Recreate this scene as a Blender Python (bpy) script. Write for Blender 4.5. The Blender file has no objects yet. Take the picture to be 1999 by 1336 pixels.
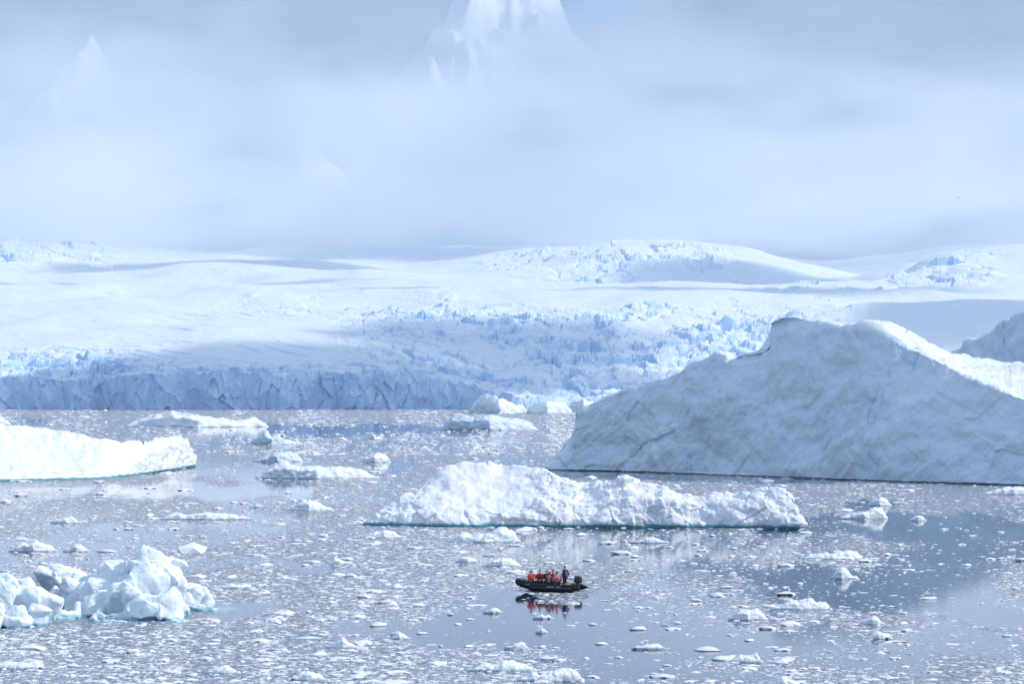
import bpy, bmesh, math, random
import numpy as np
from mathutils import Vector, Matrix

# ------------------------------------------------------------------ scene, camera, light
SC = bpy.context.scene
COL = SC.collection
R = math.radians
rng = np.random.default_rng(7)
random.seed(7)

CAM_H = 15.0                       # eye height on the ship's deck, metres
FPX = 1999 * 100.0 / 36.0          # focal length in photo pixels (100 mm lens)
CX, CY = 999.5, 668.0
PITCH = math.atan(100.0 / FPX)     # tilted a little above the horizon

cam_d = bpy.data.cameras.new("camera")
cam_d.lens = 100.0
cam_d.sensor_width = 36.0
cam_d.clip_start = 1.0
cam_d.clip_end = 60000.0
cam = bpy.data.objects.new("camera", cam_d)
COL.objects.link(cam)
cam.location = (0, 0, CAM_H)
cam.rotation_euler = (R(90) + PITCH, 0, 0)
SC.camera = cam

SUN = Vector((0.86, -0.13, 0.0)).normalized() * math.cos(R(36)) + Vector((0, 0, math.sin(R(36))))
sun_d = bpy.data.lights.new("sun", 'SUN')
sun_d.energy = 3.3
sun_d.angle = R(0.5)
sun_d.color = (1.0, 0.97, 0.93)
sun = bpy.data.objects.new("sun", sun_d)
COL.objects.link(sun)
sun.rotation_euler = (-SUN).to_track_quat('-Z', 'Y').to_euler()
sun.location = (0, 0, 3000)

SC.view_settings.view_transform = 'Standard'
SC.view_settings.look = 'None'
SC.view_settings.exposure = -0.10
SC.view_settings.gamma = 1.0
SC.render.engine = 'CYCLES'
SC.cycles.max_bounces = 20
SC.cycles.diffuse_bounces = 3
SC.cycles.glossy_bounces = 3
SC.cycles.volume_bounces = 16
SC.cycles.use_denoising = True


def N(nt, typ, **kw):
    n = nt.nodes.new(typ)
    for k, v in kw.items():
        if k.startswith('i_'):
            key = k[2:]
            key = int(key) if key.isdigit() else key
            n.inputs[key].default_value = v
        else:
            setattr(n, k, v)
    return n


def ramp(nt, fac, stops, interp='LINEAR'):
    r = nt.nodes.new('ShaderNodeValToRGB')
    r.color_ramp.interpolation = interp
    e = r.color_ramp.elements
    while len(e) < len(stops):
        e.new(0.5)
    for el, (p, c) in zip(e, stops):
        el.position = p
        el.color = (c[0], c[1], c[2], 1) if not isinstance(c, (int, float)) else (c, c, c, 1)
    nt.links.new(fac, r.inputs[0])
    return r.outputs[0]


def mathn(nt, op, a, b=None, c=None, clamp=False):
    n = nt.nodes.new('ShaderNodeMath')
    n.operation = op
    n.use_clamp = clamp
    for i, v in enumerate((a, b, c)):
        if v is None:
            continue
        if isinstance(v, (int, float)):
            n.inputs[i].default_value = v
        else:
            nt.links.new(v, n.inputs[i])
    return n.outputs[0]


def mixc(nt, fac, a, b):
    n = nt.nodes.new('ShaderNodeMix')
    n.data_type = 'RGBA'
    for s, v in ((n.inputs[0], fac), (n.inputs[6], a), (n.inputs[7], b)):
        if isinstance(v, (int, float)):
            s.default_value = v
        elif isinstance(v, (tuple, list)):
            s.default_value = (v[0], v[1], v[2], 1)
        else:
            nt.links.new(v, s)
    return n.outputs[2]


# --- world: Nishita sky behind broken, layered cloud
SKY_STRENGTH = 0.100
W = bpy.data.worlds.new("World")
SC.world = W
W.use_nodes = True
nt = W.node_tree
nt.nodes.clear()
sky = N(nt, 'ShaderNodeTexSky', sky_type='NISHITA', sun_disc=False)
sky.sun_elevation = R(36)
sky.sun_rotation = math.atan2(SUN.x, SUN.y)
sky.air_density = 1.0
sky.dust_density = 0.6
tc = N(nt, 'ShaderNodeTexCoord')
mp = N(nt, 'ShaderNodeMapping')
mp.inputs['Scale'].default_value = (7.0, 7.0, 16.0)
mp.inputs['Rotation'].default_value = (0.0, R(-14), 0.0)
nt.links.new(tc.outputs['Generated'], mp.inputs[0])
n1 = N(nt, 'ShaderNodeTexNoise', i_Scale=1.0, i_Detail=6.0, i_Roughness=0.52)
n1.inputs['Distortion'].default_value = 0.35
nt.links.new(mp.outputs[0], n1.inputs['Vector'])
mp2 = N(nt, 'ShaderNodeMapping')
mp2.inputs['Scale'].default_value = (3.5, 3.5, 9.0)
mp2.inputs['Location'].default_value = (3.1, 1.7, 0.4)
nt.links.new(tc.outputs['Generated'], mp2.inputs[0])
n2 = N(nt, 'ShaderNodeTexNoise', i_Scale=1.6, i_Detail=4.0, i_Roughness=0.5)
nt.links.new(mp2.outputs[0], n2.inputs['Vector'])
sep = N(nt, 'ShaderNodeSeparateXYZ')
nt.links.new(tc.outputs['Generated'], sep.inputs[0])
CB = (5.15, 6.75, 9.4)
CD = (1.95, 2.8, 4.75)
lift = mathn(nt, 'MULTIPLY', mathn(nt, 'SUBTRACT', 0.060, mathn(nt, 'MINIMUM', sep.outputs[2], 0.15)), 2.6)
lift = mathn(nt, 'ADD', lift, mathn(nt, 'MULTIPLY', mathn(nt, 'MAXIMUM', mathn(nt, 'SUBTRACT', sep.outputs[2], 0.18), 0.0), 1.6))  # unseen overhead cloud lightened too, as added fill light
lift = mathn(nt, 'SUBTRACT', lift, mathn(nt, 'MULTIPLY', mathn(nt, 'MINIMUM', mathn(nt, 'MAXIMUM', sep.outputs[0], -0.1), 0.3), 0.55))
cl = mixc(nt, ramp(nt, mathn(nt, 'ADD', n1.outputs[0], lift), [(0.43, 0.0), (0.59, 1.0)], 'EASE'), CD, CB)
bo = N(nt, 'ShaderNodeVectorMath', operation='SCALE')   # cloud above the frame brightened as added fill for the shaded iceberg face
nt.links.new(cl, bo.inputs[0])
nt.links.new(mathn(nt, 'ADD', 1.0, mathn(nt, 'MULTIPLY', ramp(nt, sep.outputs[2], [(0.16, 0.0), (0.40, 1.0)]), 0.42)), bo.inputs['Scale'])
cl = bo.outputs[0]
# cloud cover: closed near the horizon, opening upward
cov = mathn(nt, 'SUBTRACT', ramp(nt, n2.outputs[0], [(0.36, 0.55), (0.62, 1.35)]),
            mathn(nt, 'MULTIPLY', mathn(nt, 'MAXIMUM', sep.outputs[2], 0.0), 0.8))
cov = mathn(nt, 'MINIMUM', mathn(nt, 'MAXIMUM', cov, 0.60), 0.97)
colr = mixc(nt, cov, sky.outputs[0], cl)
bg = N(nt, 'ShaderNodeBackground', i_Strength=SKY_STRENGTH)
nt.links.new(colr, bg.inputs[0])
wo = N(nt, 'ShaderNodeOutputWorld')
nt.links.new(bg.outputs[0], wo.inputs[0])


# ------------------------------------------------------------------ geometry helpers
def ray(px, py):
    """Direction through a photo pixel, scaled to y = 1: returns x/y and z/y slopes."""
    u = (np.asarray(px, float) - CX) / FPX
    v = (CY - np.asarray(py, float)) / FPX
    c, s = math.cos(PITCH), math.sin(PITCH)
    y = c - v * s
    z = s + v * c
    return u / y, z / y


def dist_at(py):
    return -CAM_H / ray(CX, py)[1]


def wpt(px, py):
    d = dist_at(py)
    return float(ray(px, py)[0] * d), float(d)


def zat(py, d):
    return CAM_H + ray(CX, py)[1] * d


def hash_u(ix, iy, iz, seed):
    h = (ix.astype(np.uint32) * np.uint32(374761393) + iy.astype(np.uint32) * np.uint32(668265263)
         + iz.astype(np.uint32) * np.uint32(2147483647 - 58) + np.uint32((seed * 974711 + 12345) & 0xFFFFFFFF))
    h = (h ^ (h >> np.uint32(13))) * np.uint32(1274126177)
    h = h ^ (h >> np.uint32(16))
    h = h * np.uint32(2246822519)
    return h ^ (h >> np.uint32(13))


_g = np.random.default_rng(3).normal(size=(256, 3))
GRAD = (_g / np.linalg.norm(_g, axis=1)[:, None]).astype(np.float32)


def perlin(x, y, z, seed=0):
    x = np.asarray(x, np.float64); y = np.asarray(y, np.float64); z = np.asarray(z, np.float64)
    x, y, z = np.broadcast_arrays(x, y, z)
    xi = np.floor(x).astype(np.int64); yi = np.floor(y).astype(np.int64); zi = np.floor(z).astype(np.int64)
    xf = (x - xi).astype(np.float32); yf = (y - yi).astype(np.float32); zf = (z - zi).astype(np.float32)
    u = xf ** 3 * (xf * (xf * 6 - 15) + 10); v = yf ** 3 * (yf * (yf * 6 - 15) + 10); w = zf ** 3 * (zf * (zf * 6 - 15) + 10)
    out = 0
    for dx in (0, 1):
        for dy in (0, 1):
            for dz in (0, 1):
                g = GRAD[hash_u(xi + dx, yi + dy, zi + dz, seed) & 255]
                d = g[..., 0] * (xf - dx) + g[..., 1] * (yf - dy) + g[..., 2] * (zf - dz)
                out = out + d * (u if dx else 1 - u) * (v if dy else 1 - v) * (w if dz else 1 - w)
    return out * 1.5


def fbm(x, y, z, octv=4, seed=0, gain=0.5, lac=2.03):
    a, s, f = 1.0, 0, 1.0
    for o in range(octv):
        s = s + a * perlin(x * f, y * f, z * f, seed + o * 17)
        a *= gain; f *= lac
    return s


def ridged(x, y, z, octv=4, seed=0, gain=0.5):
    a, s, f = 1.0, 0, 1.0
    for o in range(octv):
        s = s + a * (1 - 2 * np.abs(perlin(x * f, y * f, z * f, seed + o * 17)))
        a *= gain; f *= 2.03
    return s


def worley(x, y, z=None, seed=0):
    """F1, F2, id hash and offset from the nearest feature point (2D when z is None)."""
    x = np.asarray(x, np.float64); y = np.asarray(y, np.float64)
    flat = z is None
    z = np.zeros_like(x) if flat else np.asarray(z, np.float64)
    xi = np.floor(x).astype(np.int64); yi = np.floor(y).astype(np.int64); zi = np.floor(z).astype(np.int64)
    F1 = np.full(x.shape, 9.0); F2 = np.full(x.shape, 9.0)
    ID = np.zeros(x.shape, np.uint32)
    D = np.zeros(x.shape + (3,))
    for dx in (-1, 0, 1):
        for dy in (-1, 0, 1):
            for dz in ((0,) if flat else (-1, 0, 1)):
                h = hash_u(xi + dx, yi + dy, zi + dz, seed)
                ox = (h & 1023) / 1023.0; oy = ((h >> 10) & 1023) / 1023.0; oz = 0.0 if flat else ((h >> 20) & 1023) / 1023.0
                vx = x - (xi + dx + ox); vy = y - (yi + dy + oy); vz = z - (zi + dz + oz)
                d = np.sqrt(vx * vx + vy * vy + vz * vz)
                near = d < F1
                F2 = np.where(near, F1, np.minimum(F2, d))
                F1 = np.where(near, d, F1)
                ID = np.where(near, h, ID)
                D[..., 0] = np.where(near, vx, D[..., 0]); D[..., 1] = np.where(near, vy, D[..., 1]); D[..., 2] = np.where(near, vz, D[..., 2])
    return F1, F2, ID, D


def rnd(ID, k):
    return (hash_u(ID, ID * 0 + k, ID * 0 + 7, 99) & 0xFFFF) / 65535.0


def facets(x, y, z=None, seed=0, tilt=1.0):
    """Broken-block height: every cell its own level and its own tilted face."""
    F1, F2, ID, D = worley(x, y, z, seed)
    h = rnd(ID, 1) - 0.5
    h = h + tilt * (D[..., 0] * (rnd(ID, 2) - 0.5) + D[..., 1] * (rnd(ID, 3) - 0.5) + D[..., 2] * (rnd(ID, 4) - 0.5))
    return h, F1, F2


def lumps(x, y, z, seed=0):
    F1, F2, ID, D = worley(x, y, z, seed)
    return 1 - np.minimum(F1, 1.1) ** 2 * 0.9


def sstep(a, b, x):
    t = np.clip((x - a) / (b - a), 0, 1)
    return t * t * (3 - 2 * t)


def mesh_np(name, V, F, mat=None, smooth=True, parent=None, attr=None):
    V = np.asarray(V, np.float32).reshape(-1, 3)
    F = np.asarray(F, np.int32)
    k = F.shape[1]
    me = bpy.data.meshes.new(name)
    me.vertices.add(len(V)); me.vertices.foreach_set('co', V.ravel())
    me.loops.add(F.size); me.loops.foreach_set('vertex_index', F.ravel())
    me.polygons.add(len(F)); me.polygons.foreach_set('loop_start', np.arange(0, F.size, k, dtype=np.int32))
    me.polygons.foreach_set('use_smooth', np.full(len(F), bool(smooth)))
    me.update(calc_edges=True)
    for an, av in (attr or {}).items():
        a = me.attributes.new(an, 'FLOAT', 'POINT')
        a.data.foreach_set('value', np.asarray(av, np.float32).ravel())
    if mat:
        me.materials.append(mat)
    o = bpy.data.objects.new(name, me)
    COL.objects.link(o)
    if parent:
        o.parent = parent
    return o


def grid_faces(ni, nj):
    i, j = np.meshgrid(np.arange(ni - 1), np.arange(nj - 1), indexing='ij')
    a = i * nj + j
    return np.stack([a, a + nj, a + nj + 1, a + 1], -1).reshape(-1, 4)


def grid_normals(P):
    du = np.gradient(P, axis=0); dv = np.gradient(P, axis=1)
    n = np.cross(du, dv)
    return n / np.maximum(np.linalg.norm(n, axis=-1, keepdims=True), 1e-9)


def tag(o, label=None, cat=None, group=None, kind=None):
    if label: o['label'] = label
    if cat: o['category'] = cat
    if group: o['group'] = group
    if kind: o['kind'] = kind
    return o


# ------------------------------------------------------------------ materials
def new_mat(name):
    m = bpy.data.materials.new(name)
    m.use_nodes = True
    nt = m.node_tree
    nt.nodes.clear()
    out = N(nt, 'ShaderNodeOutputMaterial')
    return m, nt, out


def ice_mat(name, snow, ice, steep=(0.35, 0.8), scale=1.0, bump=0.3, foot=None, foot_h=0.4, streak=0.0, crack=0.0, rough=0.6, sss=0.0):
    """Snow where the surface lies flat, bare bluish ice where it is steep; a foot colour at the waterline, washed blue ice unless it paints undercut shade."""
    m, nt, out = new_mat(name)
    p = N(nt, 'ShaderNodeBsdfPrincipled')
    p.inputs['Roughness'].default_value = rough
    p.inputs['IOR'].default_value = 1.31
    p.inputs['Specular IOR Level'].default_value = 0.25
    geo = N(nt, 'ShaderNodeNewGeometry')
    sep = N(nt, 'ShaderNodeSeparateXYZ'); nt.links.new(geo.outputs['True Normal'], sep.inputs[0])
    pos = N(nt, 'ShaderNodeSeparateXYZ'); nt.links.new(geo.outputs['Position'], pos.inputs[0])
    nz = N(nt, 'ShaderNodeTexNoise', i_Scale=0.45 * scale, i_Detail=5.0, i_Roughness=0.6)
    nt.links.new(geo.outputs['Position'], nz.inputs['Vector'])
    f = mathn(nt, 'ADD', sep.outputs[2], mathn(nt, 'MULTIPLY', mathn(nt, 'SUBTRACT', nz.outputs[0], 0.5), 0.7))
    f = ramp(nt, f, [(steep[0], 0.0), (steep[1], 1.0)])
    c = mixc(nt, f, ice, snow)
    if streak:
        mpn = N(nt, 'ShaderNodeMapping'); mpn.inputs['Scale'].default_value = (0.5 * scale, 0.5 * scale, 0.12 * scale)
        mpn.inputs['Rotation'].default_value = (0.0, R(35), 0.0)
        nt.links.new(geo.outputs['Position'], mpn.inputs[0])
        sn = N(nt, 'ShaderNodeTexNoise', i_Scale=1.0, i_Detail=6.0, i_Roughness=0.65)
        sn.inputs['Distortion'].default_value = 1.2
        nt.links.new(mpn.outputs[0], sn.inputs['Vector'])
        sf = ramp(nt, sn.outputs[0], [(0.40, 1.0), (0.60, 0.0)])
        c = mixc(nt, mathn(nt, 'MULTIPLY', sf, streak), c, (ice[0] * 0.82, ice[1] * 0.87, ice[2] * 0.91))
    if crack:
        wv = N(nt, 'ShaderNodeTexNoise', i_Scale=0.06 * scale, i_Detail=7.0, i_Roughness=0.62)
        mpc = N(nt, 'ShaderNodeMapping'); mpc.inputs['Rotation'].default_value = (0.3, R(40), 0.2); mpc.inputs['Scale'].default_value = (1.0, 1.0, 0.35)
        nt.links.new(geo.outputs['Position'], mpc.inputs[0]); nt.links.new(mpc.outputs[0], wv.inputs['Vector'])
        cf = mathn(nt, 'ABSOLUTE', mathn(nt, 'SUBTRACT', wv.outputs[0], 0.5))
        cf = ramp(nt, cf, [(0.0, 1.0), (0.012, 0.0)])
        wg = N(nt, 'ShaderNodeTexNoise', i_Scale=0.09 * scale, i_Detail=2.0)
        nt.links.new(geo.outputs['Position'], wg.inputs['Vector'])
        cf = mathn(nt, 'MULTIPLY', cf, ramp(nt, wg.outputs[0], [(0.58, 0.0), (0.66, 1.0)]))
        c = mixc(nt, mathn(nt, 'MULTIPLY', cf, crack), c, (0.16, 0.44, 0.74))
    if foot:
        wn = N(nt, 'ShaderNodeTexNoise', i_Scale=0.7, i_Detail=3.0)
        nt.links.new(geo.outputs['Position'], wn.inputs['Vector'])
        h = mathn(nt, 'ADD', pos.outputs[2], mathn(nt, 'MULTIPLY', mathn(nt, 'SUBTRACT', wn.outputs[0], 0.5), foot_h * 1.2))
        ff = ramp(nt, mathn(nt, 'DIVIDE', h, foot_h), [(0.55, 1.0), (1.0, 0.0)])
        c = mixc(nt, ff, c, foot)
    nt.links.new(c, p.inputs['Base Color'])
    if sss:
        p.inputs['Subsurface Weight'].default_value = sss
        p.inputs['Subsurface Radius'].default_value = (0.15, 0.35, 0.6)
        p.inputs['Subsurface Scale'].default_value = 0.5
    b1 = N(nt, 'ShaderNodeTexNoise', i_Scale=1.3 * scale, i_Detail=6.0, i_Roughness=0.65)
    nt.links.new(geo.outputs['Position'], b1.inputs['Vector'])
    bp = N(nt, 'ShaderNodeBump', i_Strength=bump, i_Distance=0.5 / scale)
    nt.links.new(b1.outputs[0], bp.inputs['Height'])
    nt.links.new(bp.outputs[0], p.inputs['Normal'])
    nt.links.new(p.outputs[0], out.inputs[0])
    return m


def plain(name, col, rough=0.5, metal=0.0, bump=0.0, bscale=30.0, var=0.12):
    m, nt, out = new_mat(name)
    p = N(nt, 'ShaderNodeBsdfPrincipled')
    p.inputs['Roughness'].default_value = rough
    p.inputs['Metallic'].default_value = metal
    tcn = N(nt, 'ShaderNodeTexCoord')
    nz = N(nt, 'ShaderNodeTexNoise', i_Scale=6.0, i_Detail=4.0)
    nt.links.new(tcn.outputs['Object'], nz.inputs['Vector'])
    lo = tuple(c * (1 - var) for c in col); hi = tuple(min(1, c * (1 + var)) for c in col)
    nt.links.new(mixc(nt, nz.outputs[0], lo, hi), p.inputs['Base Color'])
    if bump:
        b = N(nt, 'ShaderNodeTexNoise', i_Scale=bscale, i_Detail=3.0)
        nt.links.new(tcn.outputs['Object'], b.inputs['Vector'])
        bp = N(nt, 'ShaderNodeBump', i_Strength=bump, i_Distance=0.02)
        nt.links.new(b.outputs[0], bp.inputs['Height']); nt.links.new(bp.outputs[0], p.inputs['Normal'])
    nt.links.new(p.outputs[0], out.inputs[0])
    return m


M = {}
M['glacier'] = ice_mat('glacier_snow', (0.84, 0.87, 0.90), (0.50, 0.70, 0.92), steep=(0.30, 0.85), scale=0.12, bump=0.25, streak=0.15, crack=0.45)
M['mountain'] = ice_mat('mountain_snow', (0.86, 0.87, 0.88), (0.62, 0.68, 0.78), steep=(0.25, 0.7), scale=0.02, bump=0.2)
M['big'] = ice_mat('shaded_berg_ice', (0.86, 0.875, 0.89), (0.77, 0.88, 0.96), steep=(0.45, 0.85), scale=0.6, bump=0.45, streak=0.28, crack=0.75, foot=(0.05, 0.09, 0.12), foot_h=0.28)  # near-black foot: wet band with the undercut's shade painted in
M['snowberg'] = ice_mat('rubble_snow', (0.88, 0.89, 0.90), (0.84, 0.88, 0.92), scale=2.0, bump=0.35, foot=(0.12, 0.36, 0.43), foot_h=0.45)
M['blueberg'] = ice_mat('clean_berg_ice', (0.88, 0.90, 0.91), (0.80, 0.88, 0.93), scale=2.5, bump=0.2, foot=(0.40, 0.68, 0.75), foot_h=0.26, sss=0.3)
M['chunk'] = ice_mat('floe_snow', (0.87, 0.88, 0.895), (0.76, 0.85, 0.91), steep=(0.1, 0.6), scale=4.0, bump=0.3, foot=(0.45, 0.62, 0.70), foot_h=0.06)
M['shade_chunk'] = ice_mat('shaded_floe_ice', (0.74, 0.80, 0.87), (0.64, 0.74, 0.85), scale=3.0, bump=0.3)  # darker copy of the floe snow, shade painted into its colour
M['brash'] = ice_mat('brash_pieces', (0.86, 0.86, 0.875), (0.74, 0.78, 0.84), steep=(0.0, 0.6), scale=4.0, bump=0.1)

# ------------------------------------------------------------------ glacier: cliff, icefall and snowfield as one sheet
def build_glacier():
    px = np.arange(-330, 2330, 1.65)
    rx = ray(px, 768)[0]
    ncol = len(px)
    # front line of the cliff
    x26 = rx * 2600
    yf = 2590 + 34 * fbm(x26 / 150, 0, 3.3, 3, 5) + 10 * np.abs(perlin(x26 / 34, 0, 9.1, 8)) \
        - 42 * np.maximum(0, perlin(x26 / 62, 0, 4.4, 21))
    lip = np.interp(px, [-330, 0, 110, 180, 260, 400, 600, 780, 850, 900, 960, 1100, 1500, 2330],
                    [742, 744, 742, 738, 733, 727, 728, 732, 742, 756, 772, 786, 782, 780])
    zl = CAM_H + ray(CX, lip)[1] * 2600
    zs = zl + 4.0 * perlin(x26 / 40, 0, 1.5, 31)
    zl = zl + 4.0 * perlin(x26 / 40, 0, 1.5, 31) + 5.5 * facets(x26 / 13, 0 * x26 + 0.5, None, 32, 0.8)[0] + 2.2 * facets(x26 / 5.5, 0 * x26 + 0.5, None, 33, 0.8)[0]
    zl = np.maximum(zl, 3.0)
    nf = 64
    t = np.linspace(0, 1, nf)
    # face rows
    Zf = -2 + (zl[:, None] + 2) * t[None, :]
    X0 = (rx * yf)[:, None] + 0 * Zf
    amp = np.clip(zl / 40, 0.15, 1)[:, None]
    flute = 5.5 * fbm(X0 / 26, Zf / 60, 0.7, 4, 41) + 4 * (np.abs(perlin(X0 / 11, Zf / 26, 2.7, 44)) - 0.3)
    qx = X0 + 5 * perlin(X0 / 13, Zf / 20, 1.9, 52) + 0.05 * Zf
    fc, F1, F2 = facets(qx / 11, Zf / 60, np.full_like(X0, 0.5), 51, 1.0)
    fd, G1, G2 = facets(qx / 6.0, Zf / 13, np.full_like(X0, 0.5), 53, 1.2)
    Yf = yf[:, None] + (14 * t[None, :] ** 1.6) * amp + amp * (1.3 * flute + 5.0 * fc + 3.4 * fd + 13 * (np.abs(perlin(X0 / 46, Zf / 80, 6.6, 54)) - 0.3))
    # top rows
    off = np.concatenate([np.arange(3, 330, 2.3), np.arange(330, 1000, 4.2), np.arange(1000, 2000, 6.2), np.arange(2000, 3260, 8.4)])
    D = (yf[:, None] * 0 + 2604 + off[None, :]) + (Yf[:, -1:] - 2604) * np.exp(-off[None, :] / 160)
    X = rx[:, None] * D
    PX = px[:, None] + 0 * D
    zb = np.interp(D, [2600, 2900, 3400, 4000, 4700, 5300, 6000], [44, 64, 112, 157, 212, 264, 318])
    wdt = np.interp(px, [-330, 300, 700, 950, 2330], [330, 330, 420, 800, 800])[:, None]
    s = sstep(0, 1, off[None, :] / wdt)
    Z = (zs[:, None] + (zl - zs)[:, None] * np.exp(-(off[None, :] / 9) ** 2)) * (1 - s) + zb * s
    # rolling snow
    Z = Z + 15 * s * fbm(X / 330, D / 360, 0.2, 3, 61) + 4.5 * s * perlin(X / 130, D / 110, 4.2, 66)
    def bump(cx, d, wx, wd, h, front=1.0):
        x0 = float(ray(cx, 768)[0]) * d
        dd = np.where(D < d, (D - d) / (wd * front), (D - d) / (wd * 1.6))
        return h * np.exp(-((X - x0) / wx) ** 2 - dd ** 2)
    Z = Z + bump(1250, 5000, 240, 380, 44) + 40 * sstep(1690, 1860, PX + 70 * perlin(X / 90, D / 130, 6.1, 68)) * np.exp(-(np.where(D < 4650, (D - 4650) / 420, (D - 4650) / 900)) ** 2) + bump(60, 5350, 150, 330, 26) \
        - bump(1680, 5300, 170, 600, 30) + bump(700, 5500, 240, 260, 16) + bump(380, 4700, 220, 200, 8) + bump(1950, 3500, 90, 260, 12)
    Z = Z + 0.7 * s * ridged(X / 46 + D / 160, D / 95, 1.2, 3, 67)
    # broken ice
    def region(x0, x1, d0, d1, fx=60, fd=120):
        return sstep(x0 - fx, x0 + fx, PX) * (1 - sstep(x1 - fx, x1 + fx, PX)) * sstep(d0 - fd, d0 + fd, D) * (1 - sstep(d1 - fd, d1 + fd, D))
    wob = fbm(X / 90, D / 140, 7.7, 3, 71)
    fall = np.clip(region(720, 1640, 2400, 3430, 130, 160) * (0.75 + 0.8 * wob), 0, 1)
    fall = np.maximum(fall, np.clip(region(-400, 290, 2400, 2830, 120, 90) * (1.0 + 0.7 * wob), 0, 1))
    fall = np.maximum(fall, np.clip(region(100, 900, 2400, 2740, 120, 90) * (0.9 + 0.8 * wob), 0, 1) * 0.85)
    hump = np.clip(region(980, 1420, 4350, 5060, 80, 160) * (0.55 + 1.3 * fbm(X / 120, D / 160, 1.1, 3, 73)), 0, 1)
    hump = np.maximum(hump, np.clip(region(-60, 230, 4950, 5420, 50, 120) * (0.6 + 0.9 * wob), 0, 1) * 0.8)
    hump = np.maximum(hump, np.clip(region(1730, 1945, 4000, 4650, 40, 160) * (0.7 + 0.9 * wob), 0, 1) * 0.8)
    scat = np.clip(region(450, 1000, 3350, 3900, 120, 140) * (fbm(X / 60, D / 110, 3.1, 3, 75) * 1.6 - 0.1), 0, 1)
    scat = np.maximum(scat, np.clip(region(1450, 1800, 3500, 4300, 90, 200) * (fbm(X / 60, D / 110, 3.1, 3, 76) * 1.6 - 0.1), 0, 1))
    wx = X + 8 * perlin(X / 30, D / 30, 0.3, 81); wd = D + 8 * perlin(X / 30, D / 30, 5.3, 82)
    h1, a1, b1 = facets(wx / 27, wd / 34, None, 91, 1.1)
    h2, a2, b2 = facets(wx / 11, wd / 15, None, 92, 1.4)
    h3, a3, b3 = facets(wx / 5.2, wd / 8, None, 93, 0.8)
    rise = np.clip(off[None, :] / 40, 0.3, 1)
    Z = Z + fall * rise * (11.5 * h1 + 5.0 * h2 + 1.8 * h3 + 5 * fbm(X / 40, D / 40, 1.7, 4, 96) - 4 * np.exp(-((b1 - a1) / 0.10) ** 2))
    g1, c1, e1 = facets(wx / 62, wd / 95, None, 94, 1.6)
    g2, c2, e2 = facets(wx / 26, wd / 44, None, 95, 1.2)
    Z = Z + hump * (15 * g1 + 8 * g2 + 2.5 * h2 - 6 * np.exp(-((e1 - c1) / 0.07) ** 2)) + scat * (9 * h1 + 4 * h2)
    # crevasse lines bending across the lower snow
    cv = region(-400, 420, 2560, 2900, 120, 70)
    q = (D - 2600 + 0.10 * (X + 480) ** 2 / 60 + 12 * perlin(X / 90, D / 90, 0.9, 83)) / 27
    crev = np.exp(-((np.abs(q - np.round(q))) / 0.12) ** 2) * (perlin(X / 45, np.round(q) * 3.1, 0.4, 84) > -0.12)
    Z = Z - 6.5 * cv * crev
    cv2 = np.clip(region(300, 1050, 2650, 3700, 160, 200) * (0.4 + fbm(X / 90, D / 120, 9.3, 2, 85)), 0, 1)
    q2 = (D + 0.9 * X + 20 * perlin(X / 80, D / 80, 3.9, 86)) / 44
    crev2 = np.exp(-((np.abs(q2 - np.round(q2))) / 0.07) ** 2) * (perlin(X / 50, np.round(q2) * 2.7, 0.8, 87) > 0.05)
    Z = Z - 5 * cv2 * crev2
    P = np.empty((ncol, nf + len(off), 3))
    P[:, :nf, 0] = rx[:, None] * Yf; P[:, :nf, 1] = Yf; P[:, :nf, 2] = Zf
    P[:, nf:, 0] = X; P[:, nf:, 1] = D; P[:, nf:, 2] = Z
    o = mesh_np('glacier', P, grid_faces(*P.shape[:2]), M['glacier'], smooth=False)
    tag(o, kind='structure')
    return P


build_glacier()


def build_mountains():
    px = np.arange(-420, 2420, 5.0)
    d = np.concatenate([np.arange(6650, 7200, 12), np.arange(7200, 9300, 16)])
    rx = ray(px, 768)[0]
    D = d[None, :] + 0 * rx[:, None]
    X = rx[:, None] * D
    PX = px[:, None] + 0 * D
    Z = np.full_like(D, 250.0)
    def cone(cx, top, dd, wx, wd, sharp=1.0):
        x0 = float(ray(cx, 768)[0]) * dd
        h = zat(top, dd)
        r = np.sqrt(((X - x0) / wx) ** 2 + ((D - dd) / wd) ** 2)
        return h - (h - 200) * r ** sharp
    # snow dome in front, small lit ridge behind it, two peaks high up
    dome = zat(372, 6900) - (zat(372, 6900) - 250) * (np.abs((X - float(ray(560, 768)[0]) * 6900) / 900) ** 1.6 + ((D - 6900) / 700) ** 2)
    Z = np.maximum(Z, dome + 0)
    Z = np.maximum(Z, cone(598, 278, 7350, 620, 700, 0.75))
    Z = np.maximum(Z, cone(180, 112, 8100, 760, 900, 0.95))
    Z = np.maximum(Z, cone(1000, -75, 8380, 700, 1000, 1.1))
    Z = np.maximum(Z, np.maximum(cone(925, -70, 8300, 640, 1200, 1.0), cone(1060, -45, 8450, 520, 900, 0.9)))
    hi = np.clip((Z - 350) / 400, 0, 1)
    Z = Z + hi * (70 * ridged(X / 240, D / 260, 0.5, 5, 101, 0.52) + 20 * fbm(X / 70, D / 70, 2.5, 4, 105)) - hi * 60
    P = np.stack([X, D, Z], -1)
    o = mesh_np('mountains', P, grid_faces(*P.shape[:2]), M['mountain'], smooth=True)
    tag(o, kind='structure')


build_mountains()

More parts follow.
